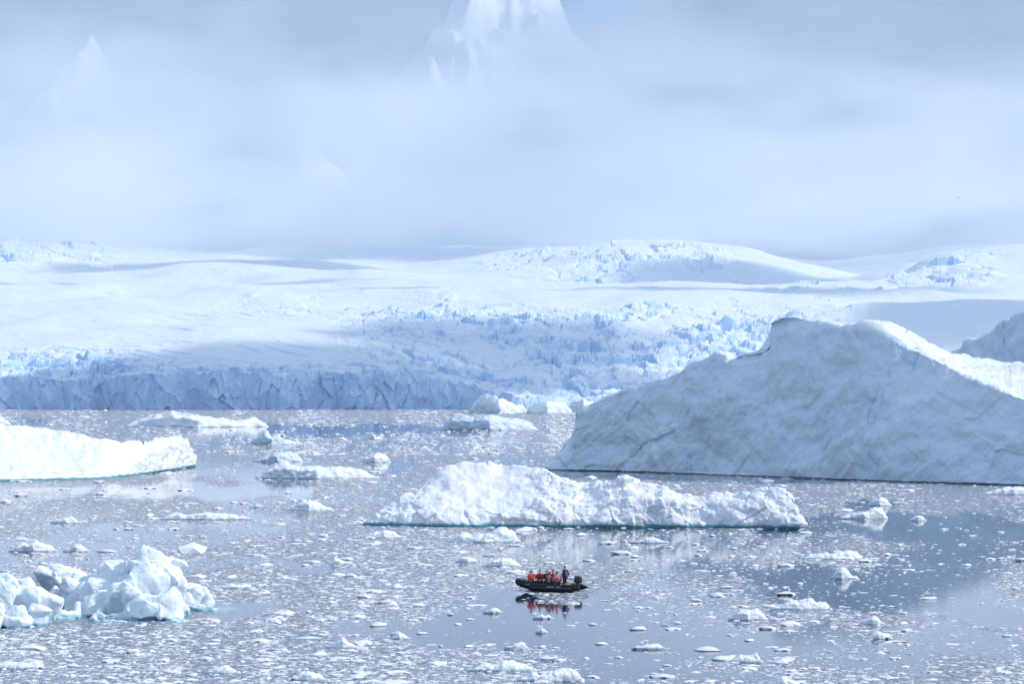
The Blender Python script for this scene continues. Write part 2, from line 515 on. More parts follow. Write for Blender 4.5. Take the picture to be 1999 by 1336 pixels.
# ------------------------------------------------------------------ water with slush
LEADS = [(1075, 1186, 95, 24, 0.75),  # photo px of centre, half width, half height, strength: open water between the brash
    (930, 1222, 200, 32, 1.9), (1180, 1240, 160, 34, 0.8), (1370, 1215, 240, 50, 0.55), (1300, 1165, 260, 12, 0.6),
    (1800, 1028, 260, 26, 1.2), (1700, 1140, 300, 60, 0.75), (1640, 990, 110, 14, 0.7), (1850, 1075, 200, 24, 0.5),
    (560, 915, 210, 24, 1.0), (480, 955, 190, 18, 0.9), (560, 838, 260, 10, 0.9), (470, 1185, 120, 16, 1.0), (540, 1112, 90, 7, 0.7),
    (1650, 1255, 420, 45, 0.6), (1880, 1195, 200, 22, 0.6), (1130, 930, 120, 8, 1.0), (1520, 938, 420, 5, 0.8), (860, 870, 250, 14, 0.35),
    (120, 1185, 260, 26, 0.4), (760, 845, 260, 9, 0.5), (1380, 1310, 160, 18, 0.5)]
_L = []
for (a, b, rw, rh, st) in LEADS:
    x0, y0 = wpt(a, b)
    _L.append((x0, y0, rw * y0 / FPX, max(2.0, rh * y0 * y0 / (CAM_H * FPX)), st))


def slush_at(X, Y):
    v = 0.80 + 0.46 * fbm(X / (0.06 * Y + 8), Y / (0.09 * Y + 16), 0.4, 6, 201, 0.6) + 0.14 * perlin(X / 4, Y / 18, 0.9, 205)
    v = v + 0.35 * sstep(1000, 2200, Y)
    wx = X + Y * 0.035 * fbm(X / (0.02 * Y + 3), Y / (0.07 * Y + 6), 2.2, 4, 207)
    wy = Y + Y * 0.07 * fbm(X / (0.02 * Y + 3), Y / (0.07 * Y + 6), 6.2, 4, 208)
    for (x0, y0, rw, rh, st) in _L:
        r = np.sqrt(((wx - x0) / rw) ** 2 + ((wy - y0) / rh) ** 2)
        v = v - st * (1 - sstep(0.45, 1.25, r))
    return np.clip(v, 0.0, 1.1)


SHELVES = [(700, 978, 75, 9), (290, 1214, 120, 9), (60, 1226, 110, 8), (430, 1190, 35, 6)]


def build_water():
    py = np.concatenate([np.linspace(1500, 806, 520)])
    d = dist_at(py)
    d = np.concatenate([[20, 50, 80, 95], d, [2400, 2520, 2700]])
    px = np.arange(-400, 2401, 4.0)
    rx = ray(px, 768)[0]
    D = d[None, :] + 0 * rx[:, None]
    X = rx[:, None] * D
    S = slush_at(X, D)
    T = np.zeros_like(S)
    for (a, b, rw, rh) in SHELVES:
        x0, y0 = wpt(a, b)
        r = np.sqrt(((X - x0) / (rw * y0 / FPX)) ** 2 + ((D - y0) / (rh * y0 * y0 / (CAM_H * FPX))) ** 2)
        T = np.maximum(T, 1 - sstep(0.5, 1.1, r + 0.25 * perlin(X / 1.5, D / 6, 3.0, 211)))
    P = np.stack([X, D, 0 * X], -1)
    # wide outer skirt so the sea reaches past every side of the view
    V = P.reshape(-1, 3); F = grid_faces(*P.shape[:2])
    n0 = len(V)
    ni, nj = P.shape[:2]
    extra, ef = [], []
    for k, ix in ((-1, 0), (1, ni - 1)):
        far = P[ix].copy(); far[:, 0] = k * 2850
        base = n0 + len(extra)
        extra.extend(far.tolist())
        for j in range(nj - 1):
            a, b = ix * nj + j, ix * nj + j + 1
            c, e = base + j, base + j + 1
            ef.append((a, b, e, c) if k > 0 else (c, e, b, a))
    V = np.concatenate([V, np.array(extra)]); F = np.concatenate([F, np.array(ef)])
    S2 = np.concatenate([S.ravel(), np.full(len(extra), 0.6)]); T2 = np.concatenate([T.ravel(), np.zeros(len(extra))])
    # orient up
    F = F[:, ::-1] if np.cross(V[F[0, 1]] - V[F[0, 0]], V[F[0, 2]] - V[F[0, 0]])[2] < 0 else F
    m, nt, out = new_mat('sea_water')
    geo = N(nt, 'ShaderNodeNewGeometry')
    w = N(nt, 'ShaderNodeBsdfPrincipled')
    w.inputs['IOR'].default_value = 1.333
    w.inputs['Roughness'].default_value = 0.035
    at = N(nt, 'ShaderNodeAttribute', attribute_name='shelf')
    nt.links.new(mixc(nt, at.outputs['Fac'], (0.012, 0.030, 0.060), (0.12, 0.36, 0.44)), w.inputs['Base Color'])
    mpw = N(nt, 'ShaderNodeMapping'); mpw.inputs['Scale'].default_value = (0.6, 0.9, 1)
    nt.links.new(geo.outputs['Position'], mpw.inputs[0])
    wn = N(nt, 'ShaderNodeTexNoise', i_Scale=1.4, i_Detail=3.0, i_Roughness=0.5)
    nt.links.new(mpw.outputs[0], wn.inputs['Vector'])
    bp = N(nt, 'ShaderNodeBump', i_Strength=0.10, i_Distance=0.05)
    nt.links.new(wn.outputs[0], bp.inputs['Height']); nt.links.new(bp.outputs[0], w.inputs['Normal'])
    s = N(nt, 'ShaderNodeBsdfPrincipled')
    s.inputs['Roughness'].default_value = 0.55
    s.inputs['Specular IOR Level'].default_value = 0.3
    mpv_ = N(nt, 'ShaderNodeMapping'); mpv_.inputs['Scale'].default_value = (1.5, 0.55, 1)
    nt.links.new(geo.outputs['Position'], mpv_.inputs[0])
    nv = N(nt, 'ShaderNodeTexNoise', i_Scale=1.3, i_Detail=5.0, i_Roughness=0.75)
    nt.links.new(mpv_.outputs[0], nv.inputs['Vector'])
    nt.links.new(ramp(nt, nv.outputs[0], [(0.36, (0.13, 0.15, 0.19)), (0.52, (0.30, 0.315, 0.35)), (0.64, (0.80, 0.81, 0.84))]), s.inputs['Base Color'])
    bp2 = N(nt, 'ShaderNodeBump', i_Strength=0.6, i_Distance=0.06)
    nt.links.new(nv.outputs[0], bp2.inputs['Height']); nt.links.new(bp2.outputs[0], s.inputs['Normal'])
    mpf = N(nt, 'ShaderNodeMapping'); mpf.inputs['Scale'].default_value = (1.0, 0.55, 1)
    nt.links.new(geo.outputs['Position'], mpf.inputs[0])
    fn = N(nt, 'ShaderNodeTexNoise', i_Scale=2.6, i_Detail=5.0, i_Roughness=0.72)
    nt.links.new(mpf.outputs[0], fn.inputs['Vector'])
    sa = N(nt, 'ShaderNodeAttribute', attribute_name='slush')
    # threshold falls as the slush thickens
    d_ = mathn(nt, 'ADD', fn.outputs[0], mathn(nt, 'MULTIPLY', mathn(nt, 'SUBTRACT', sa.outputs['Fac'], 0.68), 0.42))
    fac = ramp(nt, d_, [(0.475, 0.0), (0.545, 1.0)])
    fac = mathn(nt, 'MULTIPLY', fac, 0.92)
    ms = N(nt, 'ShaderNodeMixShader')
    nt.links.new(fac, ms.inputs[0]); nt.links.new(w.outputs[0], ms.inputs[1]); nt.links.new(s.outputs[0], ms.inputs[2])
    nt.links.new(ms.outputs[0], out.inputs[0])
    o = mesh_np('water', V, F, m, smooth=True, attr={'slush': S2, 'shelf': T2})
    tag(o, kind='structure')


build_water()


# ------------------------------------------------------------------ icebergs
def loft(name, base, rows, back, mat, du=1.0, disp=None, smooth=True, edge_noise=0.0, seed=0, soft=0):
    """base: waterline [(px, py)]; rows: [(table [(px, py, metres behind the waterline)], samples, z-power, off-power)]."""
    b = np.array(base, float)
    px = np.arange(b[0, 0], b[-1, 0] + du, du)
    by_ = np.interp(px, b[:, 0], b[:, 1])
    if soft:
        kk = np.exp(-np.linspace(-2, 2, soft) ** 2); kk /= kk.sum()
        by_ = np.convolve(np.pad(by_, soft // 2, mode='edge'), kk, 'valid')
    d0 = dist_at(by_)
    offs, zs = [np.zeros_like(px)], [np.zeros_like(px)]
    cols_o, cols_z = [0.35 + 0 * px, 0.10 + 0 * px], [-1.6 + 0 * px, -0.25 + 0 * px]
    cols_o.append(0 * px); cols_z.append(0.12 + 0 * px)
    po, pz = 0 * px, 0.12 + 0 * px
    for (tab, n, ez, eo) in rows:
        t = np.array(tab, float)
        py = np.interp(px, t[:, 0], t[:, 1])
        if soft:
            kk = np.exp(-np.linspace(-2, 2, soft) ** 2); kk /= kk.sum()
            py = np.convolve(np.pad(py, soft // 2, mode='edge'), kk, 'valid')
        if edge_noise:
            py = py + edge_noise * fbm(px / 22.0, seed * 1.7, len(cols_o) * 0.37, 4, 300 + seed)
        of = np.interp(px, t[:, 0], t[:, 2])
        if soft:
            of = np.convolve(np.pad(of, soft // 2, mode='edge'), kk, 'valid')
        z = np.maximum(zat(py, d0 + of), 0.02)
        of = np.maximum(of, po)
        for k in range(1, n + 1):
            s = k / n
            cols_o.append(po + (of - po) * s ** eo); cols_z.append(pz + (z - pz) * s ** ez)
        po, pz = of, z
    nb = 14
    for k in range(1, nb + 1):
        s = k / nb
        cols_o.append(po + back * s); cols_z.append(pz + (-1.6 - pz) * s ** 1.6)
    O = np.stack(cols_o, 1); Z = np.stack(cols_z, 1)
    D = d0[:, None] + O
    P = np.stack([ray(px, 768)[0][:, None] * D, D, Z], -1)
    # close the two ends under water
    for e in (0, -1):
        P[e, :, 2] = np.minimum(P[e, :, 2], -0.5)
    Nn = grid_normals(P)
    if disp is not None:
        h = disp(P, Nn)
        fade = sstep(-0.6, 0.5, P[..., 2])
        P = P + Nn * (h * fade)[..., None]
    return mesh_np(name, P, grid_faces(*P.shape[:2]), mat, smooth=smooth)


# big shaded iceberg on the right
def disp_big(P, Nn):
    x, y, z = P[..., 0], P[..., 1], P[..., 2]
    f1, a, b = facets(x / 9, y / 9, z / 7, 401, 1.3)
    f2, a2, b2 = facets(x / 3.2, y / 3.2, z / 2.6, 402, 1.2)
    q = 0.7 * x + 0.7 * z
    return 1.9 * fbm(x / 20, y / 20, z / 17, 4, 403) + 0.34 * f1 + 0.18 * f2 + 0.35 * (np.abs(perlin(q / 9, y / 9, (z - x) / 30, 407)) - 0.3) + 0.13 * ridged(q / 8, y / 6, (z - x) / 3.0, 5, 404, 0.55) \
        + 0.07 * fbm(x / 1.1, y / 1.1, z / 1.1, 3, 406)


BB = [(1066, 919), (1200, 921), (1400, 929), (1600, 936), (1750, 942), (1900, 946), (2180, 955)]
EDGE = [(1066, 919, 0.06), (1075, 913, 0.37), (1090, 902, 0.93), (1106, 888, 1.4), (1114, 868, 1.7), (1119, 838, 1.9), (1122, 808, 2.1), (1130, 798, 2.4), (1150, 791, 3.1), (1180, 780, 3.72), (1250, 756, 4.96),
        (1300, 740, 5.58), (1350, 722, 6.2), (1390, 706, 6.2), (1402, 692, 6.2), (1418, 692, 6.2), (1424, 708, 6.2), (1440, 690, 6.82), (1480, 672, 7.13), (1489, 664, 7.44), (1493, 636, 7.75), (1500, 620, 8.06), (1522, 613, 8.37),
        (1552, 614, 8.68), (1590, 629, 8.68), (1640, 642, 8.68), (1660, 648, 8.68), (1700, 645, 8.68), (1730, 656, 8.06), (1760, 676, 7.75), (1800, 692, 7.44), (1850, 716, 6.82),
        (1880, 736, 6.2), (1930, 757, 6.2), (1999, 779, 5.58), (2180, 850, 4.34)]
SKYL = [(1066, 919, 3), (1132, 818, 9), (1380, 724, 15), (1404, 700, 13), (1420, 704, 14), (1426, 724, 16), (1480, 694, 18), (1492, 672, 18), (1503, 640, 19), (1552, 634, 20), (1600, 642, 22), (1640, 637, 28), (1690, 636, 40), (1750, 648, 46), (1800, 664, 50),
        (1850, 690, 54), (1900, 701, 58), (1999, 715, 62), (2180, 742, 66)]
MID = [(p, y + 0.45 * ((np.interp(p, [b[0] for b in BB], [b[1] for b in BB])) - y), o * 0.30) for (p, y, o) in EDGE]
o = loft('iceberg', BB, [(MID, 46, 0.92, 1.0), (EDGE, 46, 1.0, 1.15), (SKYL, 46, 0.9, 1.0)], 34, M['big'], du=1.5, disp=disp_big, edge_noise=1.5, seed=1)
tag(o, 'huge peaked iceberg, shaded blue grey face, sunlit snow behind its ridge', 'iceberg', 'large icebergs in the bay')

# another shaded berg far behind it at the right edge
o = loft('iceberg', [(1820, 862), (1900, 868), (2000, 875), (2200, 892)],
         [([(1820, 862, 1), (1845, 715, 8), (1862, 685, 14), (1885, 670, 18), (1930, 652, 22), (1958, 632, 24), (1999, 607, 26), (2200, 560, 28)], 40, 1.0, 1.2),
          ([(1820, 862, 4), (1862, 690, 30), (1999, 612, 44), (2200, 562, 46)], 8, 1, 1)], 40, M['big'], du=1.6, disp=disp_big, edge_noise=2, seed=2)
tag(o, 'pale blue iceberg slope at the right edge rising behind the huge peaked iceberg', 'iceberg', 'large icebergs in the bay')


# rubble berg in the middle
def disp_rubble(P, Nn):
    x, y, z = P[..., 0], P[..., 1], P[..., 2]
    px = x / y * FPX + CX
    wx, wz = x + 0.4 * perlin(x / 1.5, y / 1.5, z / 1.5, 411), z + 0.4 * perlin(x / 1.5, y / 1.5, z / 1.5, 412)
    l1 = lumps(wx / 2.6, y / 2.6, wz / 2.2, 413) - 0.5
    l2 = lumps(wx / 1.15, y / 1.15, wz / 1.0, 414) - 0.5
    l3 = lumps(wx / 0.5, y / 0.5, wz / 0.45, 415) - 0.5
    f1, a, b = facets(x / 2.2, y / 2.2, z / 1.8, 416, 1.3)
    # the smooth snow apron on the left part stays calmer
    calm = sstep(800, 850, px) * (1 - sstep(1010, 1060, px)) * (1 - sstep(6.0, 7.0, z)) * sstep(1.2, 2.2, z)
    k = 0.74 - 0.68 * calm
    f2, a2, b2 = facets(wx / 1.0, y / 1.0, wz / 0.9, 418, 1.4)
    rg = ridged(wx / 2.4, y / 2.4, wz / 2.0, 4, 419, 0.55)
    f0, a0, b0 = facets(x / 5.5, y / 5.5, z / 4.0, 420, 1.2)
    return k * (0.55 * l1 + 0.30 * l2 * (0.4 + l1) + 0.09 * l3 + 0.6 * f0 + 0.30 * f1 + 0.14 * f2 + 0.12 * rg) + 0.5 * fbm(x / 4.5, y / 4.5, z / 4.5, 4, 417)


CB_ = [(712, 1027), (860, 1030), (1200, 1031), (1400, 1032), (1564, 1034)]
SH = [(712, 1026, 0.2), (745, 1016, 1), (800, 1000, 1.5), (850, 990, 2.5), (900, 985, 3), (1000, 990, 2.5), (1080, 985, 2), (1150, 985, 1.6), (1200, 978, 1.5), (1300, 985, 1.2), (1400, 988, 1.2), (1480, 980, 1.2), (1530, 984, 1), (1555, 996, 0.6), (1564, 1030, 0.2)]
CR = [(712, 1025, 0.5), (735, 1013, 2), (760, 990, 3.5), (785, 972, 5), (810, 962, 7), (835, 935, 9), (855, 924, 10), (880, 914, 10.5), (898, 907, 11), (930, 912, 11), (965, 906, 11.5), (1000, 909, 11), (1030, 919, 10),
      (1065, 922, 9), (1078, 942, 7), (1110, 942, 7), (1150, 948, 6), (1190, 948, 5), (1220, 936, 4.5), (1250, 948, 4.5), (1295, 948, 4), (1305, 962, 3.5), (1350, 968, 3.5), (1400, 968, 3), (1450, 966, 3),
      (1482, 955, 3), (1525, 958, 2.5), (1548, 972, 2), (1560, 995, 1), (1564, 1030, 0.4)]
o = loft('iceberg', CB_, [(SH, 34, 0.9, 1.3), (CR, 40, 1.0, 1.0)], 9, M['snowberg'], du=1.25, disp=disp_rubble, seed=3, edge_noise=0.5, soft=15)
tag(o, 'long low iceberg of bright lumpy snow rubble with teal ice at its waterline', 'iceberg', 'large icebergs in the bay')


# flat-topped berg at the left
def disp_tab(P, Nn):
    x, y, z = P[..., 0], P[..., 1], P[..., 2]
    px = x / y * FPX + CX
    r = sstep(225, 290, px)
    l1 = lumps(x / 3.0, y / 3.0, z / 2.6, 421) - 0.5
    l2 = lumps(x / 1.1, y / 1.1, z / 1.0, 422) - 0.5
    return (0.18 + r) * (0.55 * l1 + 0.35 * l2) + 0.6 * fbm(x / 9, y / 14, z / 9, 4, 423) + 0.22 * fbm(x / 2.0, y / 3.0, z / 1.8, 4, 424) + 0.5 * r * facets(x / 2.4, y / 2.4, z / 2.0, 425, 1.3)[0]


o = loft('iceberg', [(-190, 946), (0, 941), (200, 936), (250, 931), (290, 925), (340, 918), (380, 911)],
         [([(-190, 938, 0.6), (0, 934, 0.8), (120, 929, 1), (200, 924, 1.2), (250, 910, 1.3), (280, 888, 1.5), (330, 872, 1.8), (365, 876, 1.5), (376, 890, 0.8), (380, 908, 0.2)], 22, 0.9, 1.0),
           ([(-190, 830, 30), (0, 832, 30), (60, 832, 28), (150, 846, 24), (230, 860, 16), (280, 868, 8), (300, 864, 6), (335, 858, 5), (352, 856, 4.5), (368, 864, 3.5), (377, 880, 2), (380, 907, 0.6)], 44, 1.0, 1.0)],
         16, M['snowberg'], du=1.25, disp=disp_tab, seed=4, edge_noise=1.2, soft=61)
tag(o, 'broad white iceberg at the left edge with a blocky bright right end', 'iceberg', 'large icebergs in the bay')


# bergs made of broken blocks fused together
def hull_points(w, d, h, n=15, p=0.5):
    q = rng.normal(size=(n, 3)); q /= np.linalg.norm(q, axis=1)[:, None]
    q = np.sign(q) * np.abs(q) ** p
    q *= rng.uniform(0.86, 1.05, (n, 1))
    return q * np.array([w / 2, d / 2, h / 2])


def block_berg(name, blocks, mat, voxel, disp, smooth=True):
    bm = bmesh.new()
    for (cx, y0, y1, w, base_py, off, dep, rz) in blocks:
        D = dist_at(base_py) + off
        sc = D / FPX
        zt, zb = float(zat(y0, D)), (float(zat(y1, D)) if y1 else -1.2)
        x0 = float(ray(cx, 768)[0]) * D
        pts = hull_points(w * sc, dep, zt - zb)
        ca, sa = math.cos(rz), math.sin(rz)
        tx, ty = rng.uniform(-0.35, 0.35, 2)
        pts = pts * 1.08
        pts[:, 2] += tx * pts[:, 0] + ty * pts[:, 1] * 0.6
        vs = [bm.verts.new((x0 + q[0] * ca - q[1] * sa, D + q[0] * sa + q[1] * ca, (zt + zb) / 2 + q[2])) for q in pts]
        r = bmesh.ops.convex_hull(bm, input=vs, use_existing_faces=False)
        bmesh.ops.delete(bm, geom=[g for g in r['geom_interior'] if isinstance(g, bmesh.types.BMVert)], context='VERTS')
    me = bpy.data.meshes.new(name); bm.to_mesh(me); bm.free()
    tmp = bpy.data.objects.new('tmp', me); COL.objects.link(tmp)
    md = tmp.modifiers.new('r', 'REMESH'); md.mode = 'VOXEL'; md.voxel_size = voxel * 0.85
    sm = tmp.modifiers.new('s', 'SMOOTH'); sm.factor = 0.5; sm.iterations = 7
    dg = bpy.context.evaluated_depsgraph_get(); dg.update()
    ev = tmp.evaluated_get(dg); em = ev.to_mesh()
    nv = len(em.vertices)
    V = np.empty(nv * 3, np.float32); em.vertices.foreach_get('co', V); V = V.reshape(-1, 3).astype(float)
    Nv = np.empty(nv * 3, np.float32); em.vertex_normals.foreach_get('vector', Nv); Nv = Nv.reshape(-1, 3)
    F = np.empty(len(em.loops), np.int32); em.loops.foreach_get('vertex_index', F); F = F.reshape(-1, 4)
    ev.to_mesh_clear()
    bpy.data.objects.remove(tmp); bpy.data.meshes.remove(me)
    # cleave broad planes, then let the sea round them off
    V = V + Nv * (0.55 * facets(V[:, 0] / 1.9, V[:, 1] / 1.9, V[:, 2] / 1.7, 436, 1.5)[0])[:, None]
    def refine(V, F, it):
        me = bpy.data.meshes.new('tmp'); me.from_pydata(V.tolist(), [], F.tolist())
        t = bpy.data.objects.new('tmp', me); COL.objects.link(t)
        md = t.modifiers.new('r', 'REMESH'); md.mode = 'VOXEL'; md.voxel_size = voxel * 0.8
        sm = t.modifiers.new('s', 'SMOOTH'); sm.factor = 0.5; sm.iterations = it
        dg = bpy.context.evaluated_depsgraph_get(); dg.update()
        ev = t.evaluated_get(dg); em = ev.to_mesh()
        A = np.empty(len(em.vertices) * 3, np.float32); em.vertices.foreach_get('co', A)
        B = np.empty(len(em.vertices) * 3, np.float32); em.vertex_normals.foreach_get('vector', B)
        Q = np.empty(len(em.loops), np.int32); em.loops.foreach_get('vertex_index', Q)
        ev.to_mesh_clear(); bpy.data.objects.remove(t); bpy.data.meshes.remove(me)
        return A.reshape(-1, 3).astype(float), B.reshape(-1, 3), Q.reshape(-1, 4)
    V, Nv, F = refine(V, F, 3)
    V = V + Nv * disp(V, Nv)[:, None]
    return mesh_np(name, V, F, mat, smooth=smooth)


def disp_block(V, Nv):
    x, y, z = V[:, 0], V[:, 1], V[:, 2]
    f1, a, b = facets(x / 1.7, y / 1.7, z / 1.5, 431, 1.3)
    up = np.clip(Nv[:, 2], 0, 1)
    l = lumps(x / 0.45, y / 0.45, z / 0.4, 432) - 0.5
    f2, a2, b2 = facets(x / 0.75, y / 0.75, z / 0.7, 434, 1.3)
    return 0.06 * f1 + 0.05 * f2 + 0.13 * fbm(x / 1.6, y / 1.6, z / 1.6, 4, 433) + 0.10 * up * l + 0.02 * l


o = block_berg('iceberg', [
    (300, 1132, None, 116, 1213, 1.4, 3.8, 0.35), (296, 1100, None, 122, 1208, 2.9, 3.4, 0.3), (294, 1074, 1150, 50, 1206, 3.2, 1.8, 0.5), (268, 1080, 1160, 60, 1206, 3.6, 2.0, 0.1),
    (330, 1092, 1170, 56, 1206, 3.3, 2.0, 0.3), (345, 1110, None, 40, 1206, 2.6, 2.0, 0.1), (232, 1098, None, 80, 1206, 3.8, 3.0, -0.3), (205, 1132, None, 120, 1209, 2.8, 3.4, 0.5), (190, 1116, None, 90, 1205, 4.8, 2.8, 0.7),
    (130, 1108, None, 110, 1200, 5.4, 3.0, -0.15), (108, 1106, 1170, 60, 1194, 6.0, 2.0, 0.2), (155, 1142, None, 120, 1205, 4.2, 2.8, 0.4), (372, 1146, None, 76, 1194, 1.2, 2.8, 0.2), (385, 1158, None, 50, 1192, 0.9, 2.0, 0.4),
    (210, 1120, None, 90, 1207, 3.4, 3.0, 0.2), (165, 1128, None, 110, 1206, 3.8, 3.0, 0.0), (240, 1120, None, 70, 1210, 2.4, 3.0, 0.2), (222, 1190, None, 90, 1214, 0.9, 1.8, 0.0), (180, 1168, None, 90, 1210, 2.4, 2.4, 0.3), (262, 1150, None, 60, 1213, 0.9, 2.0, 0.1), (325, 1150, None, 70, 1213, 0.7, 2.2, 0.0)], M['blueberg'], 0.085, disp_block)
tag(o, 'castle shaped broken iceberg with a tall block and peak, front left of the bay', 'iceberg', 'large icebergs in the bay')
o = block_berg('iceberg', [
    (2, 1118, None, 52, 1220, 1.5, 2.4, 0.3), (-70, 1122, None, 110, 1224, 2.5, 3.6, 0.0), (30, 1142, None, 90, 1219, 2.0, 2.6, 0.2), (75, 1158, None, 90, 1219, 1.4, 2.4, 0.1), (60, 1140, None, 100, 1216, 2.2, 2.6, 0.4), (95, 1160, None, 110, 1214, 1.6, 2.4, -0.2),
    (135, 1186, None, 80, 1212, 1.0, 1.8, -0.4), (25, 1188, None, 72, 1228, 0.8, 2.0, 0.2), (80, 1182, None, 60, 1224, 0.8, 1.8, 0.3), (-40, 1170, None, 80, 1232, 1.0, 2.4, 0)], M['blueberg'], 0.085, disp_block)
tag(o, 'smooth white iceberg cut by the left edge, in front of the castle shaped one', 'iceberg', 'large icebergs in the bay')


# ------------------------------------------------------------------ floes and bergy bits seen one by one in the photo
def disp_small(seed, size):
    def f(P, Nn):
        x, y, z = P[..., 0] / size, P[..., 1] / size, P[..., 2] / size
        return size * (0.20 * (lumps(x / 1.1, y / 1.1, z / 1.0, seed) - 0.5) + 0.14 * (lumps(x / 0.42, y / 0.42, z / 0.4, seed + 1) - 0.5) + 0.14 * fbm(x, y, z, 3, seed + 2))
    return f


def bit(x0, x1, ytop, ybase, shape, label, mat='chunk', cat='ice floe', name='ice_floe', seed=[500], dep=None):
    """shape: heights (0..1 of the full height) spread from left to right."""
    seed[0] += 3
    w, h = x1 - x0, (ybase - ytop) * 0.84
    d = float(dist_at(ybase)); sc = d / FPX
    xs = np.linspace(x0, x1, len(shape) + 2)
    sh = [0.0] + list(shape) + [0.0]
    depm = dep or max(0.5, min(w * sc * 0.45, h * sc * 3.5))
    base = [(x0, ybase - h * 0.05), ((x0 + x1) / 2, ybase), (x1, ybase - h * 0.05)]
    crest = [(x, ybase - h * s, depm * (0.15 + 0.4 * (s > 0.05))) for x, s in zip(xs, sh)]
    front = [(x, ybase - h * s * 0.62, depm * 0.07) for x, s in zip(xs, sh)]
    du = max(0.7, w / 110.0)
    o = loft(name, base, [(front, 12, 1, 1), (crest, 12, 1, 1)], depm * 0.5, M[mat], du=du, disp=disp_small(seed[0], max(0.25, h * sc * 0.8)), seed=seed[0], edge_noise=h * 0.10)
    tag(o, label, cat, 'ice floes and bergy bits picked out on the water')
    return o


